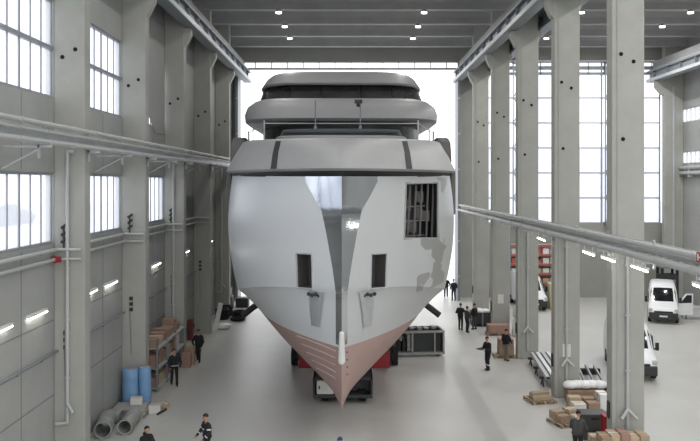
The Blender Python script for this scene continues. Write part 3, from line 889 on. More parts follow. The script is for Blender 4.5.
# metal rack of boxes on the left wall
rx0, rx1, ry0, ry1 = -10.2, -9.22, 37.3, 43.2
t = thing('storage_rack', 'long metal storage rack full of boxes against the left wall', 'rack', ((rx0+rx1)/2, 40.2, 0))
for y in (ry0, 39.25, 41.2, ry1):
    for x in (rx0, rx1):
        b = B(); box(b, x-.04, x+.04, y-.04, y+.04, 0, 2.2); part('upright', b, M['greysteel'], t, True)
for z in (.15, 1.1, 2.05):
    b = B(); box(b, rx0, rx1, ry0, ry1, z-.02, z+.02); box(b, rx1-.02, rx1+.03, ry0, ry1, z-.08, z+.03); part('shelf', b, M['steel'], t, True)
tops = []
rows = {.175: 'bottom', 1.125: 'middle', 2.075: 'top'}
for z, nm in rows.items():
    y = ry0+.45; k = 0
    while y < ry1-.3:
        w = random.uniform(.6, .85); l = random.uniform(.5, .75); h = random.uniform(.45, .78) if nm != 'top' else (random.uniform(.3, .5) if k else .35)
        if y+l/2 > ry1-.06: break
        m = random.choice(['card', 'card2', 'card3', 'card', 'dark' if nm == 'bottom' else 'card', 'offwhite'])
        col = {'card': 'brown', 'card2': 'pale brown', 'card3': 'reddish brown', 'dark': 'dark', 'offwhite': 'white'}[m]
        if not any(abs(y-u) < l/2+.04 for u in (39.25, 41.2)) or True:
            carton(rx1-.1-w/2, y, z, w, l, h, 0, m, '%s box on the %s shelf of the left rack, %s from the camera' % (col, nm, ORD[k]), 'boxes on the left rack')
        if nm == 'top': tops.append((rx1-.1-w/2, y, z+h, w, l))
        y += l+random.uniform(.06, .2); k += 1
tx_, ty_, tz_, tw_, tl_ = tops[-2]
carton(tx_, ty_, tz_+.005, tw_*.95, tl_*.95, .3, 0, 'card3', 'flat reddish brown box lying highest on the left rack')
for k, (x, y, s, m) in enumerate(((-8.9, 42.4, .5, 'card3'), (-8.85, 43.1, .55, 'card'))):
    carton(x, y, 0, s, s, .75+.2*k, .1, m, ('reddish', 'brown')[k]+' box on the floor at the far end of the left rack')
# red hydrant box, leaning board, white sack and tyres further down the left wall
t = thing('fire_cabinet', 'tall red fire cabinet on the left wall beyond the rack', 'fire cabinet', (-9.85, 49.6, 0))
b = B(); bbox(b, -10.33, -9.98, 49.45, 49.8, 0, 1.3, .03); part('cabinet', b, M['darkred'], t, True)
b = B(); tube(b, (-9.98, 49.62, .9), (-9.92, 49.62, .9), .12, seg=16); part('hose_reel', b, M['dark'], t, True)
b = B(); tri_prism(b, [(52.4, .0), (52.46, .0), (52.46, 1.9), (52.4, 1.9)], 'x', -9.2, -8.9); 
bmesh.ops.transform(b, matrix=Matrix.Translation((-9.05, 52.4, 0)) @ Matrix.Rotation(.2, 4, 'Y') @ Matrix.Translation((9.0, -52.4, .03)), verts=b.verts[:])
single('white_board', b, M['white'], 'narrow white board leaning on the fourth left column', 'board')
b = B(); ball(b, (0, 0, .2), .42, 14, sc=(1.1, .8, .5)); ball(b, (.25, .1, .2), .3, 12, sc=(1, 1, .6)); xform(b, -8.75, 53.3)
single('white_sack', b, M['wrap'], 'white sack on the floor beside the fourth left column', 'sack')
k = 0
for x, y, n in ((-9.4, 57.3, 3), (-8.25, 57.9, 2), (-9.35, 58.6, 3), (-8.2, 56.6, 1)):
    for j in range(n):
        b = B(); tm = 20
        rings = []
        for a in range(9):
            an = 2*PI*a/8; rr = .42+.12*math.cos(an); zz = .13+.125*math.sin(an)
            rings.append([Vector((x+rr*math.cos(2*PI*i/tm), y+rr*math.sin(2*PI*i/tm), zz+.26*j)) for i in range(tm)])
        loft(b, rings, closed=True)
        single('tyre', b, M['tyre'], 'black tyre in the heap by the last left column, %s layer of %s pile' % (('bottom', 'second', 'top')[j], ('the nearest', 'the aisle-side', 'the rear', 'the lowest')[k]), 'tyre', 'black tyres')
    k += 1
b = B(); bbox(b, -9.9, -9.3, 61.0, 62.2, 0, 1.1, .05); bbox(b, -9.8, -9.4, 61.1, 62.1, 1.1, 1.7, .05)
single('dark_cabinet', b, M['dark'], 'dark cabinet against the left wall near the bright doorway', 'cabinet')
b = B()
bbox(b, -9.2, -8.2, 62.4, 63.4, .0, .75, .06)
single('dark_crate', b, M['dark'], 'dark crate near the left of the bright doorway', 'crate')

# right row: goods at the column feet
p = fl(501, 333)
pallet(9.6, 51.35, .05, 'wooden pallet before the fourth column of the right row', 1.5, .9)
carton(9.6, 51.35, .14, 1.35, .8, .55, .05, 'card3', 'reddish cardboard box on the pallet before the fourth right column')
t = thing('dark_container', 'dark open container with white sacks behind the group of three people', 'container', (9.1, 54.9, 0))
b = B(); box(b, 8.4, 9.85, 54.2, 54.28, 0, .95); box(b, 8.4, 9.85, 55.5, 55.58, 0, .95); box(b, 8.4, 8.48, 54.2, 55.58, 0, .95); box(b, 9.77, 9.85, 54.2, 55.58, 0, .95); box(b, 8.4, 9.85, 54.2, 55.58, .05, .15)
part('bin', b, M['dark'], t, True)
b = B()
for x in (8.45, 9.1, 9.8): box(b, x-.05, x+.05, 54.15, 54.2, 0, .97)
part('rib', b, M['greysteel'], t, True)
b = B(); ball(b, (8.9, 54.8, .95), .42, 12, sc=(1, .9, .6)); ball(b, (9.4, 55.0, .92), .35, 12, sc=(1, .9, .6))
single('white_sack', b, M['wrap'], 'white sacks heaped in the dark container', 'sack')
# white bags with a dark bundle beside fourth column
b = B(); rings = []
for z, r in ((0, .42), (.1, .48), (.5, .46), (.95, .42), (1.15, .3), (1.2, .1)):
    rings.append([Vector((r*math.cos(2*PI*i/18)*(1+.05*math.sin(i*2.3)), r*math.sin(2*PI*i/18), z)) for i in range(18)])
loft(b, rings, closed=True, cap0=True, cap1=True); xform(b, 10.95, 51.0)
single('white_bulk_bag', b, M['wrap'], 'tall white bulk bag between the third and fourth right columns', 'bag')
b = B(); rings = []
for z, r in ((1.2, .35), (1.3, .42), (1.7, .4), (2.0, .3)):
    rings.append([Vector((r*math.cos(2*PI*i/18)*(1+.05*math.sin(i*2.3)), r*math.sin(2*PI*i/18), z)) for i in range(18)])
loft(b, rings, closed=True, cap0=True, cap1=True); xform(b, 10.95, 51.0)
single('white_bag', b, M['wrap'], 'smaller white bag standing on the tall white bulk bag', 'bag')
b = B(); ball(b, (11.05, 51.0, 2.22), .4, 14, sc=(1.05, .8, .6)); ball(b, (11.3, 50.9, 2.12), .25, 10, sc=(1, .8, .6))
single('dark_bundle', b, M['black'], 'dark bundle lying on top of the white bags', 'bundle')
# pallet next to third column
pallet(8.75, 44.9, .0, 'wooden pallet beside the third column of the right row', 1.2, 1.0, 'wood')
carton(8.85, 44.9, .14, .85, .7, .5, 0, 'card', 'lower brown box on the pallet beside the third right column', 'two boxes by the third right column')
carton(8.85, 44.92, .645, .8, .65, .38, .06, 'card3', 'upper reddish box on the pallet beside the third right column', 'two boxes by the third right column')
# long aluminium profiles on trestles
t0 = Vector((9.3, 44.0, 0)); t1 = Vector((10.0, 38.0, 0))
k = 0
def beam(p0, p1, w, h, label, grp, m='steel'):
    p0 = Vector(p0); p1 = Vector(p1); L = (p1-p0).length
    b = B()
    for (x0, x1, z0, z1) in ((-w/2, w/2, 0, .025), (-w/2, w/2, h-.025, h), (-w/2, -w/2+.02, 0, h), (w/2-.02, w/2, 0, h)): box(b, x0, x1, -L/2, L/2, z0, z1)
    c = (p0+p1)/2; a = math.atan2(p1.y-p0.y, p1.x-p0.x)-PI/2
    xform(b, c.x, c.y, c.z, a); return single('metal_profile', b, M[m], label, 'metal profile', grp)
A = Vector((10.0, 43.3, .45)); Bp = Vector((9.5, 37.8, .45))
for j in range(4):
    o = Vector((.3*j, .05*j, 0))
    beam(A+o, Bp+o, .22, .16, 'long pale metal profile left of the second right column, %s from the aisle' % ORD[j], 'long pale profiles', 'white' if j % 2 else 'steel')
for f in (.12, .5, .88):
    c = (A+Vector((.45, .07, 0))).lerp(Bp+Vector((.45, .07, 0)), f)
    b = B(); bbox(b, c.x-.75, c.x+.75, c.y-.08, c.y+.08, .33, .445, .01)
    for s in (-.6, .6):
        tube(b, (c.x+s, c.y-.25, 0), (c.x+s, c.y, .36), .035, seg=6); tube(b, (c.x+s, c.y+.25, 0), (c.x+s, c.y, .36), .035, seg=6)
    single('trestle', b, M['dark'], 'dark low trestle under the %s of the pale profiles' % {.12: 'far end', .5: 'middle', .88: 'near end'}[f], 'trestle', 'low trestles')
A = Vector((11.9, 41.3, .3)); Bp = Vector((11.2, 37.3, .3))
for j in range(3):
    o = Vector((.42*j, -.1*j, 0))
    beam(A+o, Bp+o, .1, .12, 'thin metal profile lying right of the second right column, %s from the column' % ORD[j], 'thin profiles', 'steel')
for f in (.1, .9):
    c = (A+Vector((.42, -.1, 0))).lerp(Bp+Vector((.42, -.1, 0)), f)
    b = B(); bbox(b, c.x-.7, c.x+.7, c.y-.12, c.y+.12, 0, .295, .02)
    single('support_block', b, M['black'], 'black block under the %s of the thin profiles' % ('far end' if f < .5 else 'near end'), 'block', 'black support blocks')
# small pallet with load at the foot of second column
p = fl(541, 391)
pallet(8.62, 35.75, .2, 'pale wooden pallet at the aisle side of the second right column', 1.15, 1.15)
for j in range(6):
    b = B(); bbox(b, -.45, .45, -.06, .06, 0, .2+.12*(j in (2, 3)), .03); xform(b, 8.62+.02*(j % 2), 35.34+.165*j, .145, .25+.02*(j % 3))
    single('timber_bundle', b, M['wood'], 'bundle of short timber on the pallet by the second right column, %s from the camera' % ORD[j], 'timber', 'short timber bundles')
# big brown crate with white wrapped load
t = thing('brown_crate', 'wide brown crate under the white wrapped load before the second right column', 'crate', (10.6, 35.85, 0), .0)
b = B(); bbox(b, 9.75, 11.45, 35.2, 35.9, .1, .62, .02); part('panels', b, M['card'], t, True)
b = B()
for x in (9.85, 10.6, 11.35): box(b, x-.06, x+.06, 35.18, 35.92, 0, .12)
for x in (9.77, 11.36): box(b, x, x+.07, 35.17, 35.2, .1, .62)
part('runner', b, M['wood'], t, True)
b = B()
for k in range(5): ball(b, (9.95+.33*k, 35.55+.06*(k % 2), .815), .32, 12, sc=(1.15, 1.0, .6))
single('white_wrapped_load', b, M['wrap'], 'white plastic-wrapped load lying on the brown crate', 'wrapped load')
b = B(); ball(b, (11.9, 35.2, .79), .34, 12, sc=(1.1, .9, .7)); ball(b, (12.15, 35.1, .72), .2, 10, sc=(1, 1, .8))
single('dark_tarp', b, M['dark'], 'dark crumpled tarp on the reddish box at the end of the brown crate', 'tarp')
carton(11.95, 35.2, 0, .9, .7, .55, .1, 'card3', 'reddish box under the dark tarp')
# pallets with cartons by the first column
pallet(9.0, 32.5, .35, 'wooden pallet left of the person near the first right column', 1.4, 1.1)
for j, (dx, dy, w, l, h, m, nm) in enumerate(((-.4, .2, .5, .45, .35, 'wood', 'slatted'), (.15, .25, .45, .5, .42, 'card2', 'pale'), (-.3, -.3, .45, .4, .3, 'card', 'brown'), (.3, -.25, .4, .4, .28, 'offwhite', 'white'))):
    carton(9.0+dx, 32.5+dy, .14, w, l, h, .35, m, '%s box on the pallet left of the person near the first right column' % nm, 'boxes near the first right column')
pallet(10.4, 34.2, .0, 'wooden pallet of mixed cartons behind the dark containers', 1.7, 1.3)
dy_ = 1.0
mix = ((9.78, 33.55, .55, .5, .5, 'card2', 'pale'), (10.4, 33.55, .55, .5, .45, 'card3', 'reddish'), (9.78, 32.9, .55, .55, .38, 'offwhite', 'off-white'), (10.4, 32.9, .5, .5, .42, 'card', 'brown'), (10.9, 33.2, .4, .8, .8, 'white', 'tall white'))
for x, y, w, l, h, m, nm in mix:
    carton(x+.05, y+dy_, .14, w, l, h*.85, .0, m, '%s box on the pallet of mixed cartons behind the dark containers' % nm, 'mixed cartons')
for k, z in enumerate((0, .505)):
    t = thing('dark_container', ('lower', 'upper')[k]+' dark plastic container stacked beside the first right column', 'container', (9.45, 30.7, z), 0, 'stacked dark containers')
    b = B(); rings = [[Vector((9.45+sx*s, 30.7+sy*s, zz)) for sx, sy in ((-.52, -.4), (.52, -.4), (.52, .4), (-.52, .4))] for zz, s in ((z, .86), (z+.44, .93), (z+.44, .98), (z+.5, .98))]
    loft(b, rings, closed=True, cap0=True, cap1=True, smooth=False); part('bin', b, M['bin'], t, True)
    b = B(); bbox(b, 9.3, 9.6, 30.29, 30.36, z+.3, z+.36, .01); part('grip', b, M['black'], t, True)
b = B(); bbox(b, 9.58, 9.72, 29.6, 30.1, 0, 1.1, .03); bbox(b, 9.56, 9.74, 29.58, 30.12, 1.1, 1.15, .01)
single('red_panel_cart', b, M['red'], 'narrow red upright panel beside the first right column', 'panel')
pallet(9.45, 27.3, .0, 'wooden pallet before the foot of the first right column', 1.9, 1.0)
for lay in (0, 1):
    for j in range(5):
        carton(8.78+.33*j, 27.25+.04*(j % 2), .14+.585*lay, .315, .7, .58 if lay == 0 else .5+.06*(j % 3), .0, ('card2', 'wood', 'card', 'card2', 'card3')[(j+lay*2) % 5], '%s carton from the left, %s layer, before the first right column' % (ORD[j], ('lower', 'upper')[lay]), 'cartons before the first right column')
carton(8.98, 28.7, 0, .5, .5, .75, .0, 'card2', 'pale upright box between the dark containers and the first right column')

# rear of the right aisle: red shelving with white goods
rx0, rx1, ry = 13.5, 17.6, 67.0
t = thing('pallet_rack', 'tall rack with red beams and pale cartons at the rear of the right aisle', 'rack', ((rx0+rx1)/2, ry, 0))
for x in (rx0, (rx0+rx1)/2, rx1):
    b = B()
    for y in (ry-.5, ry+.5): box(b, x-.05, x+.05, y-.05, y+.05, 0, 5.0)
    for k in range(6): tube(b, (x, ry-.5, .4+.75*k), (x, ry+.5, .8+.75*k), .02, seg=6)
    part('upright', b, M['greysteel'], t, True)
for z in (1.4, 2.2, 3.0, 3.8, 4.6):
    for y in (ry-.5, ry+.5):
        b = B(); box(b, rx0, rx1, y-.04, y+.04, z-.1, z+.08); part('beam', b, M['rackred'], t, True)
    b = B(); box(b, rx0, rx1, ry-.5, ry+.5, z+.06, z+.09); part('shelf', b, M['steel'], t, True)
for i, z in enumerate((1.495, 2.295, 3.095, 3.895)):
    for j in range(6):
        w = .55; h = random.uniform(.3, .5)
        b = B(); bbox(b, rx0+.15+.66*j, rx0+.15+.66*j+w, ry-.42, ry+.3, z, z+h, .02)
        m = random.choice(['white', 'offwhite', 'card2', 'rackred'])
        single('packed_carton', b, M[m], '%s carton on the red rack, %s shelf, %s from the left' % ({'white': 'white', 'offwhite': 'off-white', 'card2': 'pale brown', 'rackred': 'red'}[m], ('lowest', 'second', 'third', 'fourth')[i], ORD[j]), 'box', 'cartons on the red rack')
b = B(); bbox(b, 15.6, 16.4, 61.3, 62.5, .14, 2.05, .06); single('cream_wrapped_stack', b, M['yellow'], 'cream wrapped stack on a pallet right of the rear white van', 'wrapped stack')
pallet(16.0, 61.9, 0, 'wooden pallet under the cream wrapped stack', 1.0, 1.3)
# dark machine behind the van with the open door
t = thing('dark_machine', 'tall dark machine standing behind the van with the open door', 'machine', (25.6, 63.2, 0))
b = B(); bbox(b, 24.8, 26.2, 62.6, 63.8, .1, 2.6, .06); part('housing', b, M['dark'], t, True)
for x in (24.9, 26.1):
    for y in (62.7, 63.7):
        b = B(); box(b, x-.08, x+.08, y-.08, y+.08, 0, 3.1); part('post', b, M['black'], t, True)
b = B(); bbox(b, 24.8, 26.2, 62.6, 63.8, 3.1, 3.25, .03); part('top_plate', b, M['greysteel'], t, True)
b = B(); bbox(b, 25.1, 25.9, 62.5, 62.62, 1.3, 2.2, .02); part('door', b, M['greysteel'], t, True)
t = thing('work_table', 'low steel work table right of the van with the open door', 'table', (25.3, 57.4, 0))
b = B(); bbox(b, 24.3, 26.5, 57.0, 57.9, .8, .86, .01); part('tabletop', b, M['steel'], t, True)
for x in (24.4, 26.4):
    for y in (57.1, 57.8):
        b = B(); box(b, x-.03, x+.03, y-.03, y+.03, 0, .8); part('leg', b, M['greysteel'], t, True)
# red square sign on the right pipe rack
t = thing('red_sign', 'small red square sign with white mark on the right pipe rack at the photo edge', 'sign', (9.0, 20.07, 7.95))
b = B(); bbox(b, 8.94, 8.97, 19.85, 20.3, 7.93, 8.2, .005)
part('plate', b, M['red'], t, True)
b = B(); box(b, 8.925, 8.94, 20.16, 20.21, 7.98, 8.15); box(b, 8.925, 8.94, 19.96, 20.01, 7.98, 8.15); box(b, 8.925, 8.94, 20.0, 20.18, 8.05, 8.085)
part('white_mark', b, M['white'], t, True)
b = B(); box(b, 8.96, 9.03, 20.02, 20.12, 7.98, 8.12); part('clamp', b, M['steel'], t, True)

# ------------------------------------------------------------------ vans
def van(x, y, rz, label, open_door=False, plate=True):
    t = thing('delivery_van', label, 'van', (x, y, 0), rz, 'white vans')
    # front at local -Y
    ST = [(-.02, .42, .82, .80), (.03, .36, .98, .93), (.25, .34, 1.12, 1.0), (.75, .34, 1.28, 1.01), (1.05, .34, 1.42, 1.01), (1.55, .34, 2.05, 1.01), (1.85, .34, 2.36, 1.01),
          (2.15, .34, 2.5, 1.01), (3.6, .34, 2.54, 1.01), (5.6, .34, 2.5, 1.01), (5.72, .38, 2.42, .98)]
    def ring(yy, zb, zt, hw):
        pts = []
        top = hw*(1-.16*max(0, (zt-1.1)/1.4))
        pro = [(-hw*.93, zb), (-hw, zb+.1), (-hw, (zb+zt)*.4), (-hw*.99, zb+(zt-zb)*.55), (-(hw*.45+top*.55), zt-.22*(zt-zb)*.8), (-top*.96, zt-.06), (-top*.8, zt), (-top*.4, zt+.02)]
        for px_, z in pro: pts.append(Vector((px_, yy, z)))
        for px_, z in pro[::-1]: pts.append(Vector((-px_, yy, z)))
        return pts
    b = B(); R = [ring(*s) for s in ST]; loft(b, R, closed=True, cap0=True, cap1=True)
    body = part('body', b, M['vanwhite'], t, sharp=50)
    def top_at(yy, off):
        for s0, s1 in zip(ST, ST[1:]):
            if s0[0] <= yy <= s1[0]:
                f = (yy-s0[0])/(s1[0]-s0[0]); return s0[2]+(s1[2]-s0[2])*f+off
    # windscreen
    b = B(); rr = []
    for yy, hw in ((1.07, .88), (1.3, .86), (1.55, .84), (1.8, .78)):
        rr.append([Vector((hw*f, yy-.03+.05*abs(f)**2, top_at(yy, .035)-.05*abs(f)**3)) for f in (-1, -.7, -.35, 0, .35, .7, 1)])
    loft(b, rr); r_ = bmesh.ops.extrude_face_region(b, geom=b.faces[:])
    bmesh.ops.translate(b, verts=[g for g in r_['geom'] if isinstance(g, bmesh.types.BMVert)], vec=(0, .03, -.03))
    part('windscreen', b, M['vanglass'], t)
    for sd in (-1, 1):
        if not (open_door and sd > 0):
            b = B(); tri_prism(b, [(1.25, 1.35), (2.3, 1.35), (2.3, 2.0), (1.75, 2.0)], 'x', sd*.985, sd*1.02); part('side_window', b, M['vanglass'], t)
        b = B(); bbox(b, min(sd*.72, sd*.96), max(sd*.72, sd*.96), -.01, .3, .85, 1.06, .04); part('headlamp', b, M['steel'], t)
        b = B(); bbox(b, min(sd*1.06, sd*1.24), max(sd*1.06, sd*1.24), 1.15, 1.27, 1.35, 1.75, .03); box(b, min(sd*1.0, sd*1.1), max(sd*1.0, sd*1.1), 1.18, 1.24, 1.4, 1.46); part('mirror', b, M['black'], t)
        for yy in (.95, 4.45):
            b = B(); tube(b, (sd*.8, yy, .34), (sd*1.03, yy, .34), .34, seg=22); w_ = part('wheel', b, M['tyre'], t)
            b = B(); tube(b, (sd*1.0, yy, .34), (sd*1.04, yy, .34), .19, seg=14); part('hub', b, M['greysteel'], w_)
    b = B(); bbox(b, -.96, .96, -.1, .14, .3, .8, .06); part('bumper', b, M['dark'], t)
    b = B(); bbox(b, -.62, .62, -.05, .06, .76, .9, .03); part('grille', b, M['black'], t)
    if plate:
        b = B(); box(b, -.26, .26, -.12, -.09, .5, .61); part('number_plate', b, M['white'], t)
    for sd in (-1, 1):
        b = B(); tube(b, (sd*.15, 1.06, 1.44), (sd*.6, 1.2, 1.62), .012, seg=5); part('wiper', b, M['black'], t)
    if open_door:
        b = B(); tri_prism(b, [(0, .5), (1.05, .5), (1.05, 2.02), (.55, 2.02), (.0, 1.35)], 'x', -.05, .03)
        bmesh.ops.transform(b, matrix=Matrix.Translation((1.03, 1.2, 0)) @ Matrix.Rotation(-1.15, 4, 'Z'), verts=b.verts[:])
        dd = part('front_door', b, M['vanwhite'], t)
        b = B(); tri_prism(b, [(.12, 1.36), (.95, 1.36), (.95, 1.92), (.58, 1.92)], 'x', -.06, .04)
        bmesh.ops.transform(b, matrix=Matrix.Translation((1.03, 1.2, 0)) @ Matrix.Rotation(-1.15, 4, 'Z'), verts=b.verts[:])
        part('door_window', b, M['vanglass'], dd)
    return t
van(22.0, 55.2, -.36, 'white van facing the camera with its front door standing open', True)
van(14.35, 39.3, -.2, 'white van parked behind the first column of the right row')
van(14.25, 60.6, .0, 'white van at the back of the right aisle before the red rack')

# ------------------------------------------------------------------ people
def cap_seg(bm, p0, r0, p1, r1, seg=10):
    p0 = Vector(p0); p1 = Vector(p1)
    tube(bm, p0, p1, r0, r1, seg=seg); ball(bm, p0, r0, seg); ball(bm, p1, r1, seg)
def person(x, y, face, label, stride=0.0, height=1.75, jacket='navy', legs='blackcloth', arms=((.1, -.05, 0), (.1, -.05, 0)), lean=0.0, cap=None, stripe=None, hood=False, head_turn=0):
    """face: direction of travel/gaze, angle from -Y (towards the camera), counter-clockwise"""
    t = thing('person', label, 'person', (x, y, 0), face)
    k = height/1.75
    V = lambda a, b_, c: Vector((a, b_, c))*k
    segs = []   # p0, r0, p1, r1, material index
    hip = V(0, 0, .93); chest = V(0, -lean*.35, 1.28); nk = V(0, -lean*.55, 1.47)
    # legs
    for sd in (-1, 1):
        st = stride*sd
        hp_ = V(sd*.095, 0, .92); an = V(sd*.11, -st, .09+(.05 if st < -.05 else 0)); kn = (hp_+an)/2+V(0, -.05-.04*abs(stride)*3, .02)
        segs += [(hp_, .098*k, kn, .075*k, 1), (kn, .075*k, an, .058*k, 1)]
        segs += [(an+V(0, .03, -.04), .048*k, an+V(0, -.15, -.055), .036*k, 2)]
    # trunk
    segs += [(V(-.07, 0, .95), .118*k, V(.07, 0, .95), .118*k, 1)]
    segs += [(V(-.06, 0, 1.0), .135*k, V(.07, 0, .98), .135*k, 0)]
    for s_ in (-1, 1): segs += [(V(s_*.06, 0, 1.02), .135*k, chest+V(s_*.09, 0, 0), .14*k, 0), (chest+V(s_*.085, 0, 0), .125*k, nk+V(s_*.12, .01, -.07), .075*k, 0)]
    segs += [(nk+V(-.14, .01, -.075), .07*k, nk+V(.14, .01, -.075), .07*k, 0)]
    segs += [(nk+V(0, .0, -.05), .06*k, nk+V(0, -.01, .06), .052*k, 3 if not hood else 0)]
    hd = nk+V(0, -.025-lean*.12, .165)
    R = Matrix.Rotation(head_turn, 3, 'Z')
    # arms: (outward, forward of elbow, forward/up of hand)
    hands = []
    for sd, (ow, fw, up) in zip((-1, 1), arms):
        sh = nk+V(sd*.185, .01, -.09); el = sh+V(sd*ow, -fw*.5, -.27); ha = el+V(-sd*ow*.6, -fw-.05, -.24+up)
        segs += [(sh, .075*k, el, .06*k, 0), (el, .06*k, ha, .044*k, 0)]
        dv = (ha-el).normalized(); hands.append((ha, dv, sd))
    bm = bmesh.new()
    for p0, r0, p1, r1, mi in segs: cap_seg(bm, p0, r0, p1, r1)
    extra = []
    # hands: palm, four unequal curled fingers and a thumb from the side of the palm
    for ha, dv, sd in hands:
        pl = ha+dv*.075*k; side_ = Vector((0, -1, 0)); side_ = (side_-dv*side_.dot(dv)).normalized(); nrm = dv.cross(side_)
        if nrm.x*sd > 0: nrm = -nrm
        for f in (-.028, -.01, .01, .028): cap_seg(bm, ha+dv*.02*k+side_*f*.6*k, .017*k, pl+side_*f*k, .013*k, 8)
        extra.append((ha+dv*.02*k, .03*k, pl, .035*k, 3))
        for f, ln in ((.033, .066), (.011, .076), (-.011, .07), (-.033, .054)):
            a = pl+side_*f*k; m_ = a+dv*ln*.55*k+nrm*.008*k; e = m_+(dv*.75+nrm*.65).normalized()*ln*.5*k
            cap_seg(bm, a, .0098*k, m_, .009*k, 8); cap_seg(bm, m_, .009*k, e, .0075*k, 8)
            extra.append((a, .01*k, e, .01*k, 3))
        a = ha+dv*.03*k+side_*.028*k; m_ = a+(dv*.6+side_*.8).normalized()*.04*k; e = m_+(dv*.9+side_*.25+nrm*.3).normalized()*.032*k
        cap_seg(bm, a, .012*k, m_, .0105*k, 8); cap_seg(bm, m_, .0105*k, e, .0085*k, 8); extra.append((a, .01*k, e, .01*k, 3))
    # head
    def hpnt(a, b_, c): return hd+R @ (Vector((a, b_, c))*k)
    ball(bm, hpnt(0, .008, .025), .083*k, 16, sc=(.92, 1.12, 1.12))
    ball(bm, hpnt(0, -.022, -.05), .058*k, 14, sc=(.95, 1.05, 1.1))
    cap_seg(bm, hpnt(0, -.092, .012), .009*k, hpnt(0, -.112, -.022), .014*k, 8)       # nose
    for sd in (-1, 1):
        ball(bm, hpnt(sd*.079, .012, 0), .026*k, 8, sc=(.4, .7, 1.15))                 # ears
        ball(bm, hpnt(sd*.04, -.07, .028), .018*k, 8, sc=(1.3, .6, .5))                # brow
    cap_seg(bm, hpnt(-.02, -.083, -.052), .0085*k, hpnt(.02, -.083, -.052), .0085*k, 8)  # lips
    extra.append((hpnt(0, 0, -.05), .07*k, hpnt(0, 0, .06), .09*k, 3))
    me = bpy.data.meshes.new('tmp'); bm.to_mesh(me); bm.free()
    tmp = bpy.data.objects.new('tmp', me); COL.objects.link(tmp)
    md = tmp.modifiers.new('r', 'REMESH'); md.mode = 'VOXEL'; md.voxel_size = .0105*k; md.use_smooth_shade = True
    sm = tmp.modifiers.new('s', 'SMOOTH'); sm.factor = .5; sm.iterations = 3
    dg = bpy.context.evaluated_depsgraph_get(); ev = tmp.evaluated_get(dg)
    out = bpy.data.meshes.new_from_object(ev)
    bpy.data.objects.remove(tmp); bpy.data.meshes.remove(me)
    allseg = segs+extra
    def mi_of(c):
        best = (9, 0)
        for p0, r0, p1, r1, mi in allseg:
            ax = p1-p0; l2 = ax.length_squared; f = max(0, min(1, (c-p0).dot(ax)/l2)) if l2 > 0 else 0
            dd = (c-(p0+ax*f)).length-(r0+(r1-r0)*f)
            if dd < best[0]: best = (dd, mi)
        return best[1]
    out.materials.clear()
    for m_ in (jacket, legs, 'black', 'skin'): out.materials.append(M[m_])
    for p in out.polygons:
        p.material_index = mi_of(p.center); p.use_smooth = True
    o = bpy.data.objects.new('body', out); COL.objects.link(o); o.parent = t; ROOT[o.name] = Vector((x, y, 0))
    # hair or cap: a shell over the crown and nape
    b = B()
    rows = []
    for i in range(7):
        th = .02+1.55*i/6
        row = []
        for j in range(20):
            ph = 2*PI*j/20; fr = max(0, -math.sin(ph))
            tt = th*(1-.33*fr) if not cap else th*(1-.12*fr)
            row.append(hpnt(.084*math.sin(tt)*math.cos(ph), .006+.102*math.sin(tt)*math.sin(ph), .028+.102*math.cos(tt)))
        rows.append(row)
    loft(b, rows, closed=True, cap0=True)
    r_ = bmesh.ops.extrude_face_region(b, geom=b.faces[:]); c0 = hpnt(0, 0, .02)
    for g in r_['geom']:
        if isinstance(g, bmesh.types.BMVert): g.co = c0+(g.co-c0)*1.07
    part('cap' if cap else 'hair', b, M[cap or 'hair'], t)
    for sd in (-1, 1):
        b = B(); ball(b, hpnt(sd*.034, -.083, .006), .0105*k, 8); part('eye', b, M['eye'], t)
    if hood:
        b = B(); ball(b, nk+V(0, .05, .03), .09*k, 12, sc=(1.2, .8, .8)); part('hood', b, M[jacket], t)
    b = B(); rr = []
    for z, g in ((.955, 1.05), (.985, 1.08)):
        rr.append([V((.14+.066)*g*math.cos(2*PI*i/20), .138*g*math.sin(2*PI*i/20), z) for i in range(20)])
    loft(b, rr, closed=True); r_ = bmesh.ops.extrude_face_region(b, geom=b.faces[:])
    for g in r_['geom']:
        if isinstance(g, bmesh.types.BMVert): g.co.x *= 1.04; g.co.y *= 1.04
    part('jacket_hem', b, M['hivis'] if stripe == 'belt' else M[jacket], t, label='pale belt' if stripe == 'belt' else None)
    if stripe in ('arms', 'legs'):
        for s0 in (segs if stripe == 'arms' else segs):
            pass
        pairs = [(segs[i][0], segs[i][2], segs[i][1]) for i in range(len(segs)) if (segs[i][4] == 0 and i >= len(segs)-4)] if stripe == 'arms' else [(segs[1][0], segs[1][2], .075*k), (segs[4][0], segs[4][2], .075*k)]
        for a, c, r in pairs:
            b = B(); m0 = a.lerp(c, .45); m1 = a.lerp(c, .62); tube(b, m0, m1, r*1.08, r*1.04, seg=14, cap=False); part('reflective_band', b, M['hivis'], t, label='pale reflective band')
        if stripe == 'arms':
            b = B(); rr = [[V(.215*math.cos(2*PI*i/20), -.0+.14*math.sin(2*PI*i/20), z)+(chest-V(0, 0, 1.28))*.8 for i in range(20)] for z in (1.2, 1.25)]
            loft(b, rr, closed=True); part('reflective_band', b, M['hivis'], t, label='pale reflective band')
    return t, hands, k
def held(bm_name, bm, m, label, cat, t):
    x, y, _ = ROOT[t.name]; rz = t.rotation_euler.z
    xform(bm, x, y, 0, rz); return single(bm_name, bm, M[m], label, cat)

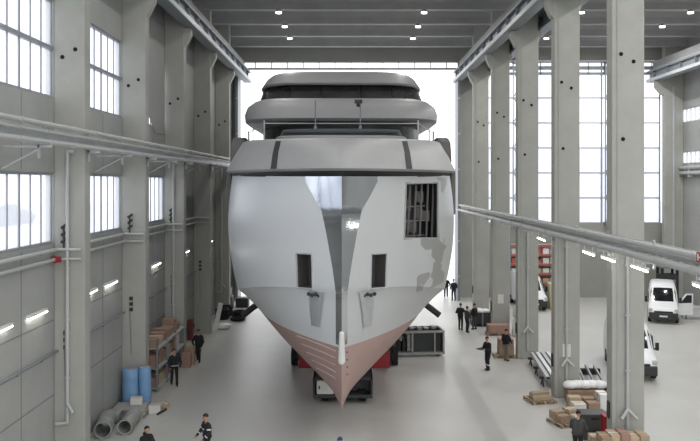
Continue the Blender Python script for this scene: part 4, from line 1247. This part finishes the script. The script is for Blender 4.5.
person(-8.68, 38.5, .35, 'person in dark jacket with pale belt walking beside the left rack', .14, 1.8, 'navy', 'blackcloth', ((.1, .12, .05), (.12, .1, .05)), .05, None, 'belt')
t, hs, k = person(*fl(198.5, 362).xy, -.15, 'person in black walking down the left side carrying a small dark tool', .16, 1.8, 'blackcloth', 'blackcloth', ((.16, .02, .04), (.1, .12, .0)))
b = B(); h_ = hs[0][0]+hs[0][1]*.1; bbox(b, h_.x-.06, h_.x+.06, h_.y-.16, h_.y+.16, h_.z-.16, h_.z+.0, .02); tube(b, (h_.x, h_.y-.1, h_.z+.01), (h_.x, h_.y+.1, h_.z+.01), .018)
held('power_tool', b, 'black', 'small dark tool carried by the person in black on the left', 'tool', t)
person(-6.93, 26.5, .9, 'person at the bottom left edge with dark hair and dark hooded jacket', .12, 1.75, 'blackcloth', 'navy', ((.1, .1, .1), (.1, .1, .1)), .05, hood=True)
person(-5.12, 27.9, -.9, 'person in dark workwear with reflective bands on the sleeves, bottom left of the aisle', .14, 1.76, 'navy', 'navy', ((.1, .15, .1), (.1, .12, .08)), .06, 'black', 'arms')
person(-.36, 25.35, 0, 'person at the bottom edge before the bow, only a blue cap showing', .1, 1.75, 'navy', 'navy', ((.1, .05, 0), (.1, .05, 0)), 0, 'bluecap')
person(*fl(460.5, 330).xy, 2.6, 'person in dark jacket, left one of the group of three', .04, 1.8, 'navy', 'navy', ((.15, .15, .2), (.15, .15, .2)))
person(*fl(467, 332.5).xy, 2.0, 'person in grey jacket, middle one of the group of three', .03, 1.74, 'greycloth', 'navy', ((.08, .1, .1), (.08, .1, .1)))
person(*fl(474.5, 329.5).xy, -2.4, 'person in black jacket, right one of the group of three', .03, 1.76, 'blackcloth', 'greycloth', ((.1, .1, .05), (.1, .1, .05)))
t, hs, k = person(*fl(488, 370).xy, -1.0, 'person in black with reflective leg bands standing alone in the aisle, holding papers', .05, 1.78, 'blackcloth', 'blackcloth', ((.06, .2, .27), (.06, .2, .27)), .08, 'black', 'legs')
b = B(); c = (hs[0][0]+hs[1][0])/2+(hs[0][1]+hs[1][1])*.06; bbox(b, c.x-.2, c.x+.2, c.y-.16, c.y+.1, c.z-.02, c.z+.02, .005)
held('clipboard', b, 'greycloth', 'grey clipboard held by the person standing alone in the aisle', 'clipboard', t)
person(*fl(506, 361).xy, 2.3, 'person in black jacket and tan trousers standing by the third right column', .03, 1.78, 'blackcloth', 'tan', ((.1, .12, .12), (.1, .12, .12)))
person(*fl(446, 297.5).xy, 3.0, 'person in dark clothes standing in the bright doorway', .1, 1.8, 'blackcloth', 'blackcloth', ((.16, .1, .1), (.16, .1, .1)))
person(*fl(453.8, 300.5).xy, -2.8, 'person in dark clothes at the right jamb of the bright doorway', .05, 1.8, 'navy', 'navy', ((.1, .05, .05), (.1, .05, .05)))
person(8.15, 28.2, 2.6, 'person in dark green-grey jacket at the bottom right, seen from behind by the pallets', .04, 1.75, 'greycloth', 'blackcloth', ((.1, .2, .15), (.1, .2, .15)), .12)

# ------------------------------------------------------------------ sky and light
w = bpy.data.worlds.new('overcast_sky'); SC.world = w; w.use_nodes = True
bg = w.node_tree.nodes['Background']; bg.inputs[0].default_value = (.975, .988, 1, 1); bg.inputs[1].default_value = 2.6
def area(name, loc, sx, sy, power, rot=(0, 0, 0), col=(1, .99, .97)):
    l = bpy.data.lights.new(name, 'AREA'); l.shape = 'RECTANGLE'; l.size = sx; l.size_y = sy; l.energy = power; l.color = col
    o = bpy.data.objects.new(name, l); COL.objects.link(o); o.location = loc; o.rotation_euler = rot; return o
for y in (14.4, 23.7, 33.0, 42.3, 51.55, 56.2, 60.85):
    for x in (-4.75, 4.8, 15.15, 22.3): area('high_bay_light', (x, y-.05, 21.06), .35, .35, 170 if x < 10 else 420)
SC.view_settings.view_transform = 'Standard'; SC.view_settings.look = 'None'
SC.view_settings.exposure = -.08; SC.view_settings.gamma = 1; SC.view_settings.use_curve_mapping = False
SC.cycles.max_bounces = 8; SC.cycles.diffuse_bounces = 5; SC.cycles.transparent_max_bounces = 12
